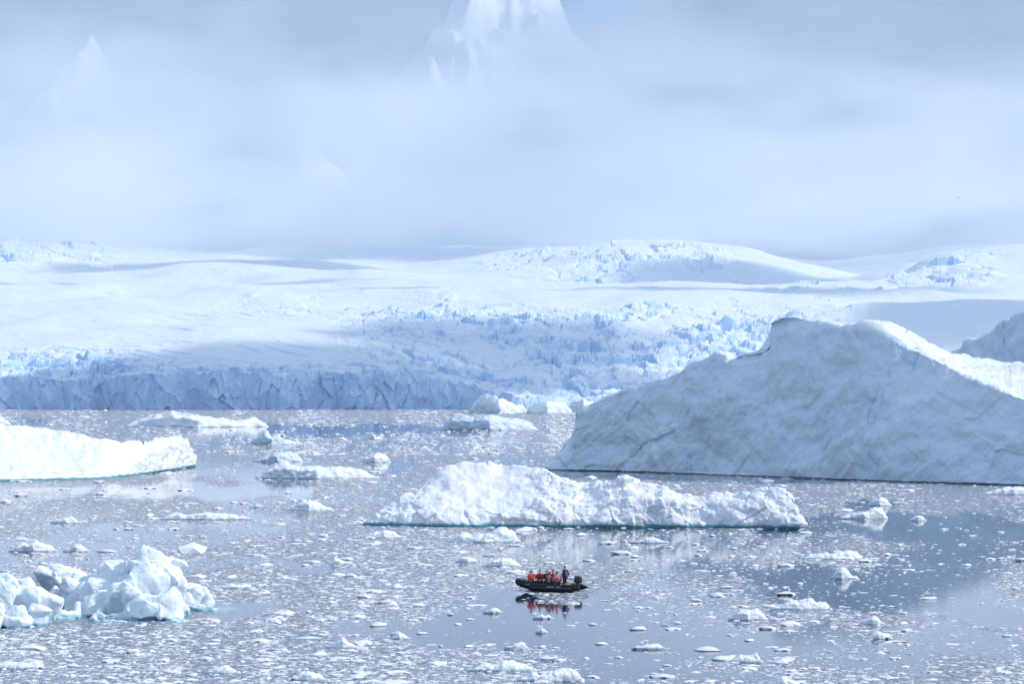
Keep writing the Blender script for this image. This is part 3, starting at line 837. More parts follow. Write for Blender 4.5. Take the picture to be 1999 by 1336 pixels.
BITS = [
    (-40, 22, 803, 831, [.8, 1, .9, .6, .4], 'white snowy ice block at the left edge beyond the broad white iceberg'),
    (248, 526, 801, 835, [.5, .9, 1, .9, .75, .6, .5, .5, .55], 'long flat snow covered floe below the glacier cliff, left of centre'),
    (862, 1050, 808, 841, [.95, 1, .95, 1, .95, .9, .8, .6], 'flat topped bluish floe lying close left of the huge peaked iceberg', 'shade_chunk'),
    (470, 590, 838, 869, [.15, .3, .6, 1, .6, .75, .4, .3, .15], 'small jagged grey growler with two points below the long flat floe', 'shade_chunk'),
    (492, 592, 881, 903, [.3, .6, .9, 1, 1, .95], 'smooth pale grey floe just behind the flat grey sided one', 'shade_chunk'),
    (498, 740, 898, 936, [.5, .95, 1, .75, .7, .75, .7, .7, .65, .55, .25], 'flat floe with a grey front face and a snow mound at its left end'),
    (555, 652, 972, 999, [.4, .8, 1, .9, .8, .55, .3], 'rounded white floe left of the lumpy snow iceberg beside pale submerged ice'),
    (313, 496, 999, 1016, [.7, .9, .5, .9, 1, .9, .8, .6, .4], 'narrow pale blue floe lying in slush below the broad white iceberg'),
    (98, 160, 1007, 1023, [.6, .7, .8, 1, .5], 'small bluish floe with one knob in slush near the left edge'),
    (878, 1016, 1027, 1061, [.6, .7, .5, .55, .55, .6, .95, 1, .7], 'lumpy floe with a tall right end just in front of the lumpy snow iceberg'),
    (710, 790, 1033, 1052, [.5, .8, .9, 1, .8, .4], 'bluish lump of ice at the left foot of the lumpy snow iceberg'),
    (1228, 1306, 1047, 1062, [.2, .4, .9, 1, .7, .3], 'thin white floe in front of the middle of the lumpy snow iceberg'),
    (943, 1018, 1089, 1108, [.6, .9, 1, .95, 1, .6], 'oblong white floe floating up and left of the black boat'),
    (889, 936, 1085, 1100, [1, .9, .7, .5], 'small stubby floe left of the oblong one beyond the black boat'),
    (1640, 1732, 988, 1015, [.4, .5, .6, .7, 1, .95], 'pale blue floe with a knob at its right end, right of the lumpy snow iceberg'),
    (1693, 1740, 969, 989, [.6, .9, 1, .7], 'small round floe behind the pale blue knobbed floe on the right'),
    (1918, 2040, 949, 967, [.5, .9, 1, 1, 1], 'long flat floe at the right edge at the foot of the huge peaked iceberg'),
    (1566, 1684, 1072, 1094, [.5, .6, .7, .6, .8, .9, .8], 'long low floe below the right end of the lumpy snow iceberg'),
    (1618, 1666, 1107, 1132, [.5, 1, .95, .7], 'rounded white ice lump below the long low floe on the right'),
    (1422, 1497, 1186, 1213, [.7, 1, .9, .8, 1, .6], 'pale blue two humped floe in open water right of the black boat'),
    (1423, 1488, 1271, 1296, [.5, .7, .6, .7, 1], 'smooth swan shaped floe near the bottom, right of centre'),
    (912, 1046, 1286, 1313, [.4, .7, .6, .8, 1, .7, .6], 'long lumpy floe near the bottom centre behind the bottom edge blue one'),
    (1010, 1138, 1302, 1333, [.4, .9, .5, .6, .8, .9, 1, .9], 'blue white floe at the bottom edge, the larger of the bottom centre pair'),
    (1488, 1572, 1318, 1348, [.5, .9, 1, .8, .5], 'floe cut by the bottom edge of the picture, right of centre'),
    (-40, 94, 1283, 1309, [.7, .6, .7, .6, .7, .8], 'flat pale floe at the left edge near the bottom corner'),
    (18, 112, 1054, 1079, [.6, .8, .7, 1, .7, .6], 'low knobbly floe behind the castle shaped iceberg, close to the left edge'),
    (124, 178, 1061, 1079, [.4, .8, 1, .6], 'small white floe right of the low knobbly one behind the castle shaped iceberg'),
    (984, 1031, 1254, 1269, [.4, .6, .8, 1, 1], 'wedge shaped floe on the near rim of the smooth open water below the black boat'),
    (634, 692, 1087, 1104, [.3, 1, .7, .4, .5], 'small floe with a raised left end far left of the black boat'),
    (1774, 1808, 1006, 1018, [.6, 1, 1, .8], 'neat round white floe in the open blue water at the right'),
    (378, 422, 1147, 1167, [.7, 1, .6, .3], 'small pointed ice lump just right of and behind the castle shaped iceberg'),
    (424, 502, 1136, 1151, [.4, .8, .6, .8, .5], 'low bluish floe to the right of the castle shaped iceberg'),
    (714, 748, 845, 859, [.5, 1, .4, .5], 'tiny bright pointed growler beyond the flat grey sided floe'),
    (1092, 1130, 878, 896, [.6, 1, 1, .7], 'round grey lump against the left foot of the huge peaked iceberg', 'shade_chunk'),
    (700, 762, 884, 904, [.5, .7, .9, 1, .8], 'pale floe in open water right of the flat grey sided floe'),
    (1232, 1298, 1256, 1270, [.5, .6, .9, 1, .9], 'flat white floe in smooth water below and right of the black boat'),
    (943, 982, 1186, 1199, [.5, .9, 1, .7], 'pinkish white floe on the smooth open water left of the boat reflection'),
    (1040, 1080, 1198, 1210, [.6, 1, .5, .8], 'small forked floe at the tip of the boat reflection'),
    (1504, 1622, 1163, 1193, [.3, .5, .8, .6, .9, 1, .6, .6], 'strung out row of fused ice lumps right of the two humped floe'),
    (1678, 1724, 1200, 1221, [.5, .8, 1, .6], 'rough clump of ice in the open water toward the lower right'),
    (1690, 1740, 1230, 1250, [.5, .9, .8, .5], 'knobbed clump of ice below the rough clump at the lower right'),
    (560, 642, 1309, 1331, [.5, .8, 1, .8, .5], 'rounded pale floe near the bottom edge left of centre'),
    (640, 700, 1242, 1268, [.4, .9, 1, .6, .4], 'sharp little berg in the slush left of the smooth open water'),
    (760, 800, 1234, 1250, [.5, 1, .7], 'small white peak of ice on the near rim of the smooth open water'),
    (1045, 1070, 1225, 1238, [.6, 1, .7], 'tiny flat floe directly below the boat reflection'),
    (400, 470, 1298, 1318, [.5, .8, 1, .7], 'low snowy floe near the bottom left below the castle shaped iceberg'),
]
for b_ in BITS:
    bit(*b_)
for a in [(916, 1032, 766, 809, [.7, 1, .95, .8, .7, .5, .45], 'sunlit berg of broken white ice at the glacier foot'),
          (1020, 1116, 779, 808, [.5, .8, .9, 1, .9, .95], 'low bluish berg at the glacier foot beside the sunlit broken one'),
          (1104, 1175, 779, 806, [.8, 1, 1, .9, .8], 'small white berg half hidden behind the left tip of the huge peaked iceberg')]:
    bit(*a, cat='iceberg', name='iceberg', dep=25)


# ------------------------------------------------------------------ loose ice: the largest pieces one by one, the rest as brash
def template(seed, flat=False):
    r = np.random.default_rng(seed)
    bm = bmesh.new()
    bmesh.ops.create_icosphere(bm, subdivisions=2 if not flat else 1, radius=1.0)
    V = np.array([v.co[:] for v in bm.verts]); F = np.array([[v.index for v in f.verts] for f in bm.faces])
    bm.free()
    ax, ay = r.uniform(0.8, 1.0), r.uniform(0.55, 0.9)
    h = lumps(V[:, 0] * 1.3 + seed, V[:, 1] * 1.3, V[:, 2] * 1.3, seed) - 0.5
    V = V * (1 + 0.55 * h + 0.25 * fbm(V[:, 0] * 1.6 + seed * 3.3, V[:, 1] * 1.6, V[:, 2] * 1.6, 2, seed))[:, None]
    V[:, 0] *= ax; V[:, 1] *= ay
    V[:, 2] = np.where(V[:, 2] > 0, V[:, 2], V[:, 2] * 0.3)
    return V, F


def scatter(n, y0, y1, seed):
    """Uniform over the picture's height: far water needs fewer, larger pieces per square metre."""
    r = np.random.default_rng(seed)
    py = r.uniform(y0, y1, n); px = r.uniform(-180, 2180, n)
    d = dist_at(py)
    return px, py, ray(px, 768)[0] * d, d, r


KEEP_OUT = []  # (x, y, rx, ry)
def keep(px, py, rw, dep):
    x, y = wpt(px, py); KEEP_OUT.append((x, y + dep / 2, rw * y / FPX, dep / 2 + 0.5))
keep(1073, 1157, 80, 3.2)
for c_ in ((760, 1028, 60, 5), (960, 1030, 220, 14), (1330, 1032, 225, 7), (90, 940, 300, 30), (300, 1210, 110, 6), (60, 1222, 115, 5)):
    keep(*c_)


def blocked(x, y):
    b = np.zeros(x.shape, bool)
    for (a, c, rw, rd) in KEEP_OUT:
        b |= ((x - a) / rw) ** 2 + ((y - c) / rd) ** 2 < 1
    # behind the big berg's waterline
    px = x / y * FPX + CX
    line = dist_at(np.interp(px, [b_[0] for b_ in BB], [b_[1] for b_ in BB]))
    b |= (px > 1066) & (y > line - 0.5) & (y < line + 70)
    return b


def build_loose():
    # pieces that read one by one
    px, py, x, y, r = scatter(1500, 860, 1336, 11)
    s = slush_at(x, y)
    size = 0.30 * (y / 200) ** 0.6 * r.lognormal(0, 0.42, len(x))
    ok = ~blocked(x, y) & (r.random(len(x)) < 0.25 + 0.55 * s) & (px > -20) & (px < 2020)
    idx = np.where(ok)[0]
    vis = size[idx] / y[idx]
    idx = idx[np.argsort(-vis)][:228]
    tmpl = [template(k) for k in range(20, 32)]
    protos = []
    for k, (V, F) in enumerate(tmpl):
        me = bpy.data.meshes.new('ice_chunk')
        me.from_pydata(V.tolist(), [], F.tolist()); me.materials.append(M['chunk'])
        for p in me.polygons: p.use_smooth = True
        protos.append(me)
    def zone(px, py):
        if py < 935: return ('white ice chunk in the far water between glacier cliff and lumpy snow iceberg' if px > 430 else 'white ice chunk adrift in the far water by the broad white iceberg')
        if py < 1035:
            if px < 700: return 'white ice chunk in slush between the broad white iceberg and the lumpy snow iceberg'
            return 'white ice chunk between or right of the lumpy snow and huge peaked icebergs'
        if py < 1130:
            if px < 420: return 'white ice chunk drifting in the slush just behind the castle shaped iceberg'
            if px < 1000: return 'white ice chunk in slush between the castle shaped and lumpy snow icebergs'
            if px < 1560: return 'white ice chunk in the reflection of the lumpy snow iceberg beyond the black boat'
            return 'white ice chunk on dark water below the huge peaked iceberg near the right edge'
        if py < 1250:
            if px < 1000: return 'white ice chunk in the slush between the castle shaped iceberg and the black boat'
            if px < 1400: return 'white ice chunk on the calm water close right of the black boat'
            return 'white ice chunk on open water well right of the black boat'
        if px < 700: return 'white ice chunk in the nearest slush at the bottom left'
        if px < 1300: return 'white ice chunk in the nearest slush at the bottom centre'
        return 'white ice chunk on the nearest open water at the bottom right'
    for n, i in enumerate(idx):
        o = bpy.data.objects.new('ice_chunk', protos[n % len(protos)])
        COL.objects.link(o)
        sc = size[i]
        o.location = (x[i], y[i], -0.02 * sc)
        o.rotation_euler = (0, 0, r.uniform(0, 6.28))
        o.scale = (sc, sc * r.uniform(0.6, 1.0), sc * r.uniform(0.16, 0.4))
        lb = zone(px[i], py[i])
        tag(o, lb, 'ice chunk', lb.replace('white ice chunk', 'white ice chunks'))
    # everything smaller
    VV, FF, base = [], [], 0
    small = [template(k, True) for k in range(40, 52)]
    for (n, y0, y1, s0, seed, bias) in ((150000, 800, 1345, 0.085, 12, 0.02), (20000, 800, 1345, 0.15, 13, 0.07), (6500, 860, 1345, 0.30, 15, 0.0), (60000, 799, 890, 0.20, 14, 0.05)):
        px, py, x, y, r = scatter(n, y0, y1, seed)
        s = slush_at(x, y)
        clump = fbm(x / (0.02 * y), y / (0.09 * y), 0.3, 3, seed)
        ok = ~blocked(x, y) & (r.random(n) < bias + 0.85 * s * np.clip((0.45 if s0 > 0.15 else 0.65) + 1.6 * clump, 0.04, 1))
        x, y = x[ok], y[ok]
        m = len(x)
        size = s0 * (y / 200) ** 0.62 * r.lognormal(0, 0.55, m)
        rz = r.uniform(0, 6.28, m); hz = size * r.uniform(0.10, 0.34, m); asp = r.uniform(0.5, 1.0, m)
        k = r.integers(0, len(small), m)
        for t, (V, F) in enumerate(small):
            q = np.where(k == t)[0]
            if not len(q): continue
            lx = V[None, :, 0] * size[q, None]; ly = V[None, :, 1] * (size * asp)[q, None]
            c, sn = np.cos(rz[q])[:, None], np.sin(rz[q])[:, None]
            A = np.stack([x[q, None] + lx * c - ly * sn, y[q, None] + lx * sn + ly * c, V[None, :, 2] * hz[q, None] - 0.01], -1)
            VV.append(A.reshape(-1, 3))
            FF.append((F[None] + (base + np.arange(len(q)) * len(V))[:, None, None]).reshape(-1, 3))
            base += len(q) * len(V)
    o = mesh_np('brash_ice', np.concatenate(VV), np.concatenate(FF), M['brash'], smooth=False)
    tag(o, 'countless small pieces of white brash ice floating all over the bay', 'brash ice', kind='stuff')


build_loose()

# ------------------------------------------------------------------ inflatable boat and its people
M['rubber'] = plain('black_rubber', (0.006, 0.009, 0.010), 0.62, bump=0.1)
M['rubber'].node_tree.nodes['Principled BSDF'].inputs['Specular IOR Level'].default_value = 0.2
M['rubber_grey'] = plain('grey_rubber', (0.09, 0.10, 0.11), 0.55)
M['deck'] = plain('deck_grey', (0.05, 0.055, 0.06), 0.7)
M['cowl'] = plain('engine_cowl', (0.035, 0.04, 0.05), 0.3)
M['letter'] = plain('faded_white_letters', (0.42, 0.43, 0.42), 0.6)
M['alloy'] = plain('alloy', (0.35, 0.36, 0.38), 0.4, metal=0.9)
M['skin'] = plain('skin', (0.50, 0.30, 0.22), 0.5)
M['red'] = plain('red_jacket', (0.48, 0.012, 0.018), 0.7, bump=0.3)
M['orange'] = plain('orange_red_jacket', (0.66, 0.05, 0.025), 0.7, bump=0.3)
M['dark'] = plain('dark_cloth', (0.016, 0.018, 0.026), 0.8, bump=0.2)
M['navy'] = plain('navy_cloth', (0.015, 0.022, 0.05), 0.8, bump=0.2)
M['hat_grey'] = plain('grey_wool', (0.13, 0.14, 0.17), 0.9)
M['white'] = plain('pale_reflective', (0.72, 0.72, 0.74), 0.4)
M['pink'] = plain('faded_pink', (0.75, 0.28, 0.27), 0.7)
M['yellow'] = plain('yellow_vinyl', (0.75, 0.48, 0.03), 0.5)
M['boots'] = plain('boot_rubber', (0.01, 0.01, 0.012), 0.5)


def empty(name, loc, rz=0.0, parent=None):
    o = bpy.data.objects.new(name, None)
    COL.objects.link(o)
    o.location = loc; o.rotation_euler = (0, 0, rz)
    o.empty_display_size = 0.2
    return o


def sweep(path, radii, n=14, caps=True):
    path = [Vector(p) for p in path]
    V, F = [], []
    up0 = Vector((0, 0, 1))
    for i, p in enumerate(path):
        t = (path[min(i + 1, len(path) - 1)] - path[max(i - 1, 0)]).normalized()
        s = t.cross(up0)
        s = s.normalized() if s.length > 1e-4 else Vector((1, 0, 0))
        u = s.cross(t).normalized()
        for k in range(n):
            a = 2 * math.pi * k / n
            V.append(p + (s * math.cos(a) + u * math.sin(a)) * radii[i])
    for i in range(len(path) - 1):
        for k in range(n):
            a, b = i * n + k, i * n + (k + 1) % n
            F.append((a, b, b + n, a + n))
    if caps:
        F.append(tuple(range(n))[::-1]); F.append(tuple(range((len(path) - 1) * n, len(path) * n)))
    return V, F


def pyobj(name, V, F, mat, parent=None, smooth=True):
    me = bpy.data.meshes.new(name)
    me.from_pydata([tuple(v) for v in V], [], F)
    bm = bmesh.new(); bm.from_mesh(me); bmesh.ops.recalc_face_normals(bm, faces=bm.faces); bm.to_mesh(me); bm.free()
    for p in me.polygons: p.use_smooth = smooth
    me.materials.append(mat)
    o = bpy.data.objects.new(name, me); COL.objects.link(o)
    o.parent = parent
    return o


def box(name, size, loc, mat, parent, bev=0.02, taper=1.0, rot=(0, 0, 0), seg=2):
    bm = bmesh.new()
    bmesh.ops.create_cube(bm, size=1.0)
    for v in bm.verts:
        k = taper if v.co.z > 0 else 1.0
        v.co = Vector((v.co.x * size[0] * k, v.co.y * size[1] * k, v.co.z * size[2]))
    if bev:
        bmesh.ops.bevel(bm, geom=bm.edges[:], offset=bev, segments=seg, affect='EDGES', profile=0.5)
    bm.transform(Matrix.Translation(loc) @ Matrix.Rotation(rot[2], 4, 'Z') @ Matrix.Rotation(rot[1], 4, 'Y') @ Matrix.Rotation(rot[0], 4, 'X'))
    me = bpy.data.meshes.new(name); bm.to_mesh(me); bm.free()
    for p in me.polygons: p.use_smooth = True
    me.materials.append(mat)
    o = bpy.data.objects.new(name, me); COL.objects.link(o); o.parent = parent
    return o


YAW = R(25)
bx, by = wpt(1073, 1157)
by += 0.6
HEAD = Vector((-math.cos(YAW), math.sin(YAW), 0))       # towards the bow
PORT = Vector((-math.sin(YAW), -math.cos(YAW), 0))      # towards the camera
RZ = math.atan2(HEAD.y, HEAD.x)
ORG = Vector((bx, by, 0.0))


def bw(X, Y, Z):
    return ORG + HEAD * X + PORT * Y + Vector((0, 0, Z))


boat = empty('inflatable_boat', ORG, RZ)
tag(boat, 'black inflatable boat with outboard engine carrying red jacketed people', 'boat')


def tube_path(side):
    pts, rad = [], []
    for (X, Y, Z, r_) in [(-2.85, .80, .34, .03), (-2.6, .80, .35, .13), (-2.2, .80, .36, .25), (-1.9, .80, .36, .265), (-1.0, .80, .35, .27), (0, .80, .36, .27), (0.9, .79, .39, .27), (1.5, .73, .46, .265),
                          (2.0, .60, .55, .26), (2.35, .40, .64, .25), (2.52, .18, .69, .245), (2.56, 0.0, .70, .245)]:
        pts.append((X, Y * side, Z)); rad.append(r_)
    return pts, rad


pl, rl = tube_path(1); pr, rr = tube_path(-1)
V, F = sweep(pl + pr[::-1][1:], rl + rr[::-1][1:], 18)
tube = pyobj('buoyancy_tube', V, F, M['rubber'], boat)
# rubbing strake along the outside
st = [(p[0], p[1] * (1 + 0.255 / 0.8) if abs(p[1]) > 0.5 else p[1], p[2] - 0.02) for p in pl[2:9]]
for sgn in (1, -1):
    V, F = sweep([(p[0], p[1] * sgn, p[2]) for p in st], [0.028] * len(st), 8)
    pyobj('rubbing_strake', V, F, M['rubber_grey'], tube)
# hull underneath: a shallow vee from transom to bow
V, F = [], []
for X, zk, zc, yw in [(-2.1, -.12, .16, .72), (-1, -.14, .15, .74), (0, -.13, .16, .74), (1, -.08, .2, .7), (1.7, .05, .3, .55), (2.3, .3, .45, .25)]:
    V += [(X, -yw, zc), (X, 0, zk), (X, yw, zc)]
for i in range(5):
    a = i * 3
    F += [(a, a + 1, a + 4, a + 3), (a + 1, a + 2, a + 5, a + 4)]
F += [(0, 2, 1)]
pyobj('hull', V, F, M['rubber'], boat)
box('floor', (3.9, 1.15, 0.05), (-0.2, 0, 0.24), M['deck'], boat, 0.01)
box('transom', (0.07, 1.2, 0.50), (-2.05, 0, 0.42), M['deck'], boat, 0.02)
# spray dodger over the bow
V, F = [], []
for X, w, z in [(1.25, .62, .74), (1.6, .58, .84), (2.0, .48, .90), (2.35, .28, .93)]:
    V += [(X, -w, z - .06), (X, -w * .5, z), (X, 0, z + .03), (X, w * .5, z), (X, w, z - .06)]
for i in range(3):
    for k in range(4):
        a = i * 5 + k
        F.append((a, a + 1, a + 6, a + 5))
pyobj('bow_dodger', V, F, M['rubber_grey'], boat)
for sgn in (1, -1):   # grab line along each tube
    pts = []
    for i in range(25):
        X = -1.6 + 3.2 * i / 24
        pts.append((X, sgn * (.80 + .20), .36 + .19 + 0.03 * abs(math.sin(i * math.pi / 4))))
    V, F = sweep(pts, [0.012] * len(pts), 6)
    pyobj('grab_line', V, F, M['rubber_grey'], boat)
# faded lettering blocks on the near tube and bow: illegible at this distance
def lettering(X0, widths, h, z, yo, parent, curve=0.0):
    V, F = [], []
    X = X0
    for w_ in widths:
        if w_ > 0:
            for (ax, az) in ((0, 0), (w_, 0), (w_, h), (0, h)):
                V.append((X - ax, yo - curve * (X0 - X + ax) , z + az))
            n = len(V)
            F.append((n - 4, n - 3, n - 2, n - 1))
        X -= abs(w_) + 0.018
    o = pyobj('lettering', V, F, M['letter'], parent, smooth=False)
    return o
lettering(-0.25, [.06, .05, .07, .06, .05, .06, .07, .06, -.12, .07, .06, .07, .05, .06], 0.07, 0.40, 1.074, tube)
lettering(1.62, [.06, .05, .06, .06, .05, .06], 0.07, 0.52, 0.975, tube, curve=-0.10)
# outboard engine
eng = empty('outboard_engine', (0, 0, 0)); eng.parent = boat
cowl = box('engine_cowl', (0.62, 0.46, 0.52), (-2.36, 0.0, 0.98), M['cowl'], eng, 0.12, taper=0.86, rot=(0, R(-6), 0), seg=4)
box('engine_midsection', (0.26, 0.22, 0.75), (-2.34, 0, 0.42), M['cowl'], eng, 0.05)
box('engine_clamp', (0.22, 0.34, 0.3), (-2.14, 0, 0.62), M['alloy'], eng, 0.03)
box('gearcase', (0.5, 0.09, 0.16), (-2.36, 0, -0.08), M['cowl'], eng, 0.03)
V, F = sweep([(-2.15, .06, .86), (-1.85, .10, .98), (-1.55, .14, 1.02)], [0.03, 0.025, 0.03], 8)
pyobj('tiller', V, F, M['cowl'], eng)
# line from the engine to the tube, fuel bag and box on the floor
bag = empty('fuel_bag', bw(-1.62, 0.30, 0.27), RZ)
tag(bag, 'yellow fuel bag lying in the stern of the black boat before the engine', 'bag')
bo = box('bag_body', (0.62, 0.42, 0.40), (0, 0, 0.20), M['yellow'], bag, 0.12, taper=0.8, seg=3)
V, F = sweep([(-.14, 0, .38), (-.1, 0, .47), (.1, 0, .47), (.14, 0, .38)], [0.018] * 4, 6)
pyobj('bag_handle', V, F, M['dark'], bag)
pk = empty('white_tub', bw(-1.08, 0.42, 0.27), RZ)
tag(pk, 'small white tub on the boat floor at the standing driver\'s feet', 'tub')
box('tub_body', (0.22, 0.2, 0.30), (0, 0, 0.15), M['white'], pk, 0.03, taper=1.1)
box('tub_lid', (0.25, 0.23, 0.04), (0, 0, 0.322), M['white'], pk, 0.012)


def skin_mesh(name, verts, edges, radii, mat, parent, root=0, sub=1):
    me = bpy.data.meshes.new(name)
    me.from_pydata([tuple(v) for v in verts], edges, [])
    o = bpy.data.objects.new(name, me); COL.objects.link(o)
    md = o.modifiers.new('skin', 'SKIN')
    md.use_smooth_shade = True
    for i, sv in enumerate(me.skin_vertices[0].data):
        r_ = radii[i]
        sv.radius = r_ if isinstance(r_, tuple) else (r_, r_)
        sv.use_root = (i == root)
    sd = o.modifiers.new('sub', 'SUBSURF'); sd.levels = sub; sd.render_levels = sub
    dg = bpy.context.evaluated_depsgraph_get(); dg.update()
    em = bpy.data.meshes.new_from_object(o.evaluated_get(dg))
    o.modifiers.clear()
    o.data = em
    bpy.data.meshes.remove(me)
    em.name = name
    em.materials.clear(); em.materials.append(mat)
    for p in em.polygons: p.use_smooth = True
    o.parent = parent
    return o


def person(label, loc, rz, J, jacket, trousers, hat, vest=None, stripe=None, hood=False):
    """J: joints in the person's own space (x ahead, y left, z up from the seat or floor)."""
    root = empty('person', loc, rz)
    root.scale = (1.07, 1.07, 1.10)   # bulky layers and boots
    tag(root, label, 'person', 'people in the inflatable boat')
    P = {k: Vector(v) for k, v in J.items()}
    V, E, Rd = [], [], []
    def add(v, r_, prev=None):
        V.append(Vector(v)); Rd.append(r_)
        if prev is not None: E.append((prev, len(V) - 1))
        return len(V) - 1
    pel = add(P['pelvis'], .12); ch = add(P['chest'], (.15, .11), pel); nk = add(P['neck'], .055, ch)
    hd = P['head']; fw = P['face'].normalized()
    h0 = add(hd + Vector((0, 0, -.06)), (.062, .07), nk); h1 = add(hd + Vector((0, 0, .03)), (.078, .09), h0); h2 = add(hd + Vector((0, 0, .10)), (.05, .06), h1)
    add(hd + fw * .105 + Vector((0, 0, -.01)), .014, h1)
    side = Vector((-fw.y, fw.x, 0))
    for s in (1, -1):
        add(hd + side * .085 * s, .013, h1)
    hand_v = []
    for s in ('l', 'r'):
        sh = add(P['sh' + s], .06, ch); el = add(P['el' + s], .043, sh); wr = add(P['wr' + s], .028, el)
        dirv = (P['wr' + s] - P['el' + s]).normalized()
        pa = add(P['wr' + s] + dirv * .06, (.040, .02), wr)
        up = Vector((0, 0, 1)) if abs(dirv.z) < 0.8 else Vector((1, 0, 0))
        sd = dirv.cross(up).normalized(); dn = sd.cross(dirv).normalized()
        for q, (o_, ln) in enumerate(((-.03, .06), (-.01, .072), (.01, .068), (.03, .052))):
            k1 = add(P['wr' + s] + dirv * .11 + sd * o_, .0095, pa)
            add(P['wr' + s] + dirv * (.11 + ln * .7) + sd * o_ - dn * .03, .008, k1)
        th = add(P['wr' + s] + dirv * .06 + sd * (-.05) - dn * .015, .011, pa)
        add(P['wr' + s] + dirv * .10 + sd * (-.06) - dn * .03, .009, th)
        hp = add(P['hip' + s], .085, pel); kn = add(P['kn' + s], .06, hp); an = add(P['an' + s], .042, kn); add(P['toe' + s], .04, an)
    skin_mesh('body', V, E, Rd, M['skin'], root)
    # jacket
    V, E, Rd = [], [], []
    a = add(P['pelvis'] + Vector((0, 0, .0)), (.20, .17)); b = add(P['chest'], (.215, .165), a); c = add(P['neck'] + Vector((0, 0, -.01)), .085, b)
    for s in ('l', 'r'):
        sh = add(P['sh' + s], .10, b); el = add(P['el' + s], .075, sh)
        add(P['wr' + s] - (P['wr' + s] - P['el' + s]).normalized() * .02, .052, el)
    jk = skin_mesh('jacket', V, E, Rd, M[jacket], root)
    # trousers and boots
    V, E, Rd = [], [], []
    a = add(P['pelvis'] + Vector((0, 0, -.03)), .15)
    for s in ('l', 'r'):
        hp = add(P['hip' + s], .115, a); kn = add(P['kn' + s], .088, hp); add(P['an' + s] + (P['kn' + s] - P['an' + s]) * .25, .075, kn)
    skin_mesh('trousers', V, E, Rd, M[trousers], root)
    for s in ('l', 'r'):
        V, E, Rd = [], [], []
        a = add(P['an' + s] + (P['kn' + s] - P['an' + s]) * .5, .07); b = add(P['an' + s], .065, a); add(P['toe' + s], .055, b)
        skin_mesh('boot', V, E, Rd, M['boots'], root)
    # hat or hood
    V, E, Rd = [], [], []
    back = -fw * .02
    if hood:
        a = add(P['neck'] + back * 2, .10); b = add(hd + back * 2.2 + Vector((0, 0, .0)), (.125, .125), a); add(hd + back + Vector((0, 0, .11)), .08, b)
        skin_mesh('hood', V, E, Rd, M[hat], root)
    else:
        a = add(hd + back * 2 + Vector((0, 0, .0)), (.108, .118)); b = add(hd + back + Vector((0, 0, .09)), (.088, .095), a); add(hd + back + Vector((0, 0, .15)), .04, b)
        skin_mesh('beanie', V, E, Rd, M[hat], root)
    # life vest: a thick band round the chest
    if vest:
        V, E, Rd = [], [], []
        m_ = (P['pelvis'] + P['chest']) / 2
        a = add(m_ + Vector((0, 0, -.02)), (.245, .20)); add(P['chest'] + Vector((0, 0, .02)), (.245, .195), a)
        skin_mesh('life_vest', V, E, Rd, M[vest], root)
    if stripe:
        V, E, Rd = [], [], []
        m_ = P['chest'] * .75 + P['pelvis'] * .25
        a = add(m_ + Vector((0, 0, -.035)), (.262, .215)); add(m_ + Vector((0, 0, .035)), (.262, .215), a)
        skin_mesh('reflective_band', V, E, Rd, M[stripe], root)
    return root


def mirror(**kw):
    J = {}
    for k, v in kw.items():
        if k.endswith('_'):
            k = k[:-1]
            J[k + 'l'] = v; J[k + 'r'] = (v[0], -v[1], v[2])
        else:
            J[k] = v
    return J


SIT = dict(pelvis=(0, 0, .13), chest=(.03, 0, .44), neck=(.04, 0, .63), head=(.07, 0, .77), face=(1, 0, 0),
           sh_=(.02, .20, .55), el_=(.10, .29, .30), wr_=(.33, .18, .22), hip_=(.03, .10, .10), kn_=(.45, .14, .12), an_=(.42, .14, -.30), toe_=(.58, .16, -.34))
IN_FAR = RZ - R(90)   # sitting on the near tube, facing across the boat
IN_NEAR = RZ + R(90)  # sitting on the far tube, facing the camera
TOP = 0.60


def seat(X, near, **over):
    return bw(X, .74 if near else -.74, TOP), (math.atan2(-PORT.y, -PORT.x) if near else math.atan2(PORT.y, PORT.x))


l, a = seat(1.18, True)
J = mirror(**SIT); J.update(elr=(.24, -.26, .42), wrr=(.36, -.14, .66), ell=(.26, .25, .42), wrl=(.38, .10, .68), face=(.8, .6, 0), head=(.07, .02, .77))
person('person in an orange red jacket nearest the bow, both hands raised to the face', l, a + R(25), J, 'orange', 'dark', 'hat_grey', vest='orange')
l, a = seat(1.12, False)
person('person in dark red jacket with grey hat, second from the bow', l, a, mirror(**SIT), 'red', 'dark', 'hat_grey', vest='dark')
l, a = seat(0.52, False)
person('person in dark clothes and grey cap, partly behind the red hooded one', l, a, mirror(**SIT), 'navy', 'dark', 'hat_grey')
l, a = seat(-0.32, True)
J = mirror(**SIT); J['chest'] = (.0, 0, .44)
person('person in a red hooded jacket with white band, back turned, middle of the near tube', l, a, J, 'red', 'dark', 'red', vest='red', stripe='white', hood=True)
l, a = seat(0.02, False)
person('person in red with dark hat seated beyond the red hooded one', l, a - R(10), mirror(**SIT), 'red', 'dark', 'dark', vest='red')
l, a = seat(-0.98, True)
J = mirror(**SIT); J.update(head=(.10, .06, .74), face=(.5, .8, 0))
person('person in bright red jacket with pale shoulders, seated nearest the standing driver', l, a + R(20), J, 'pink', 'dark', 'dark', vest='red')
ST = mirror(pelvis=(0, 0, .96), chest=(.0, 0, 1.28), neck=(.01, 0, 1.50), head=(.03, 0, 1.64), face=(1, 0.1, 0), sh_=(0, .20, 1.42), el_=(.0, .27, 1.16), wr_=(.20, .24, 1.02),
            hip_=(0, .10, .92), kn_=(.03, .13, .50), an_=(-.02, .14, .09), toe_=(.14, .17, .05))
ST.update(elr=(-.10, -.30, 1.18), wrr=(-.22, -.30, .96))
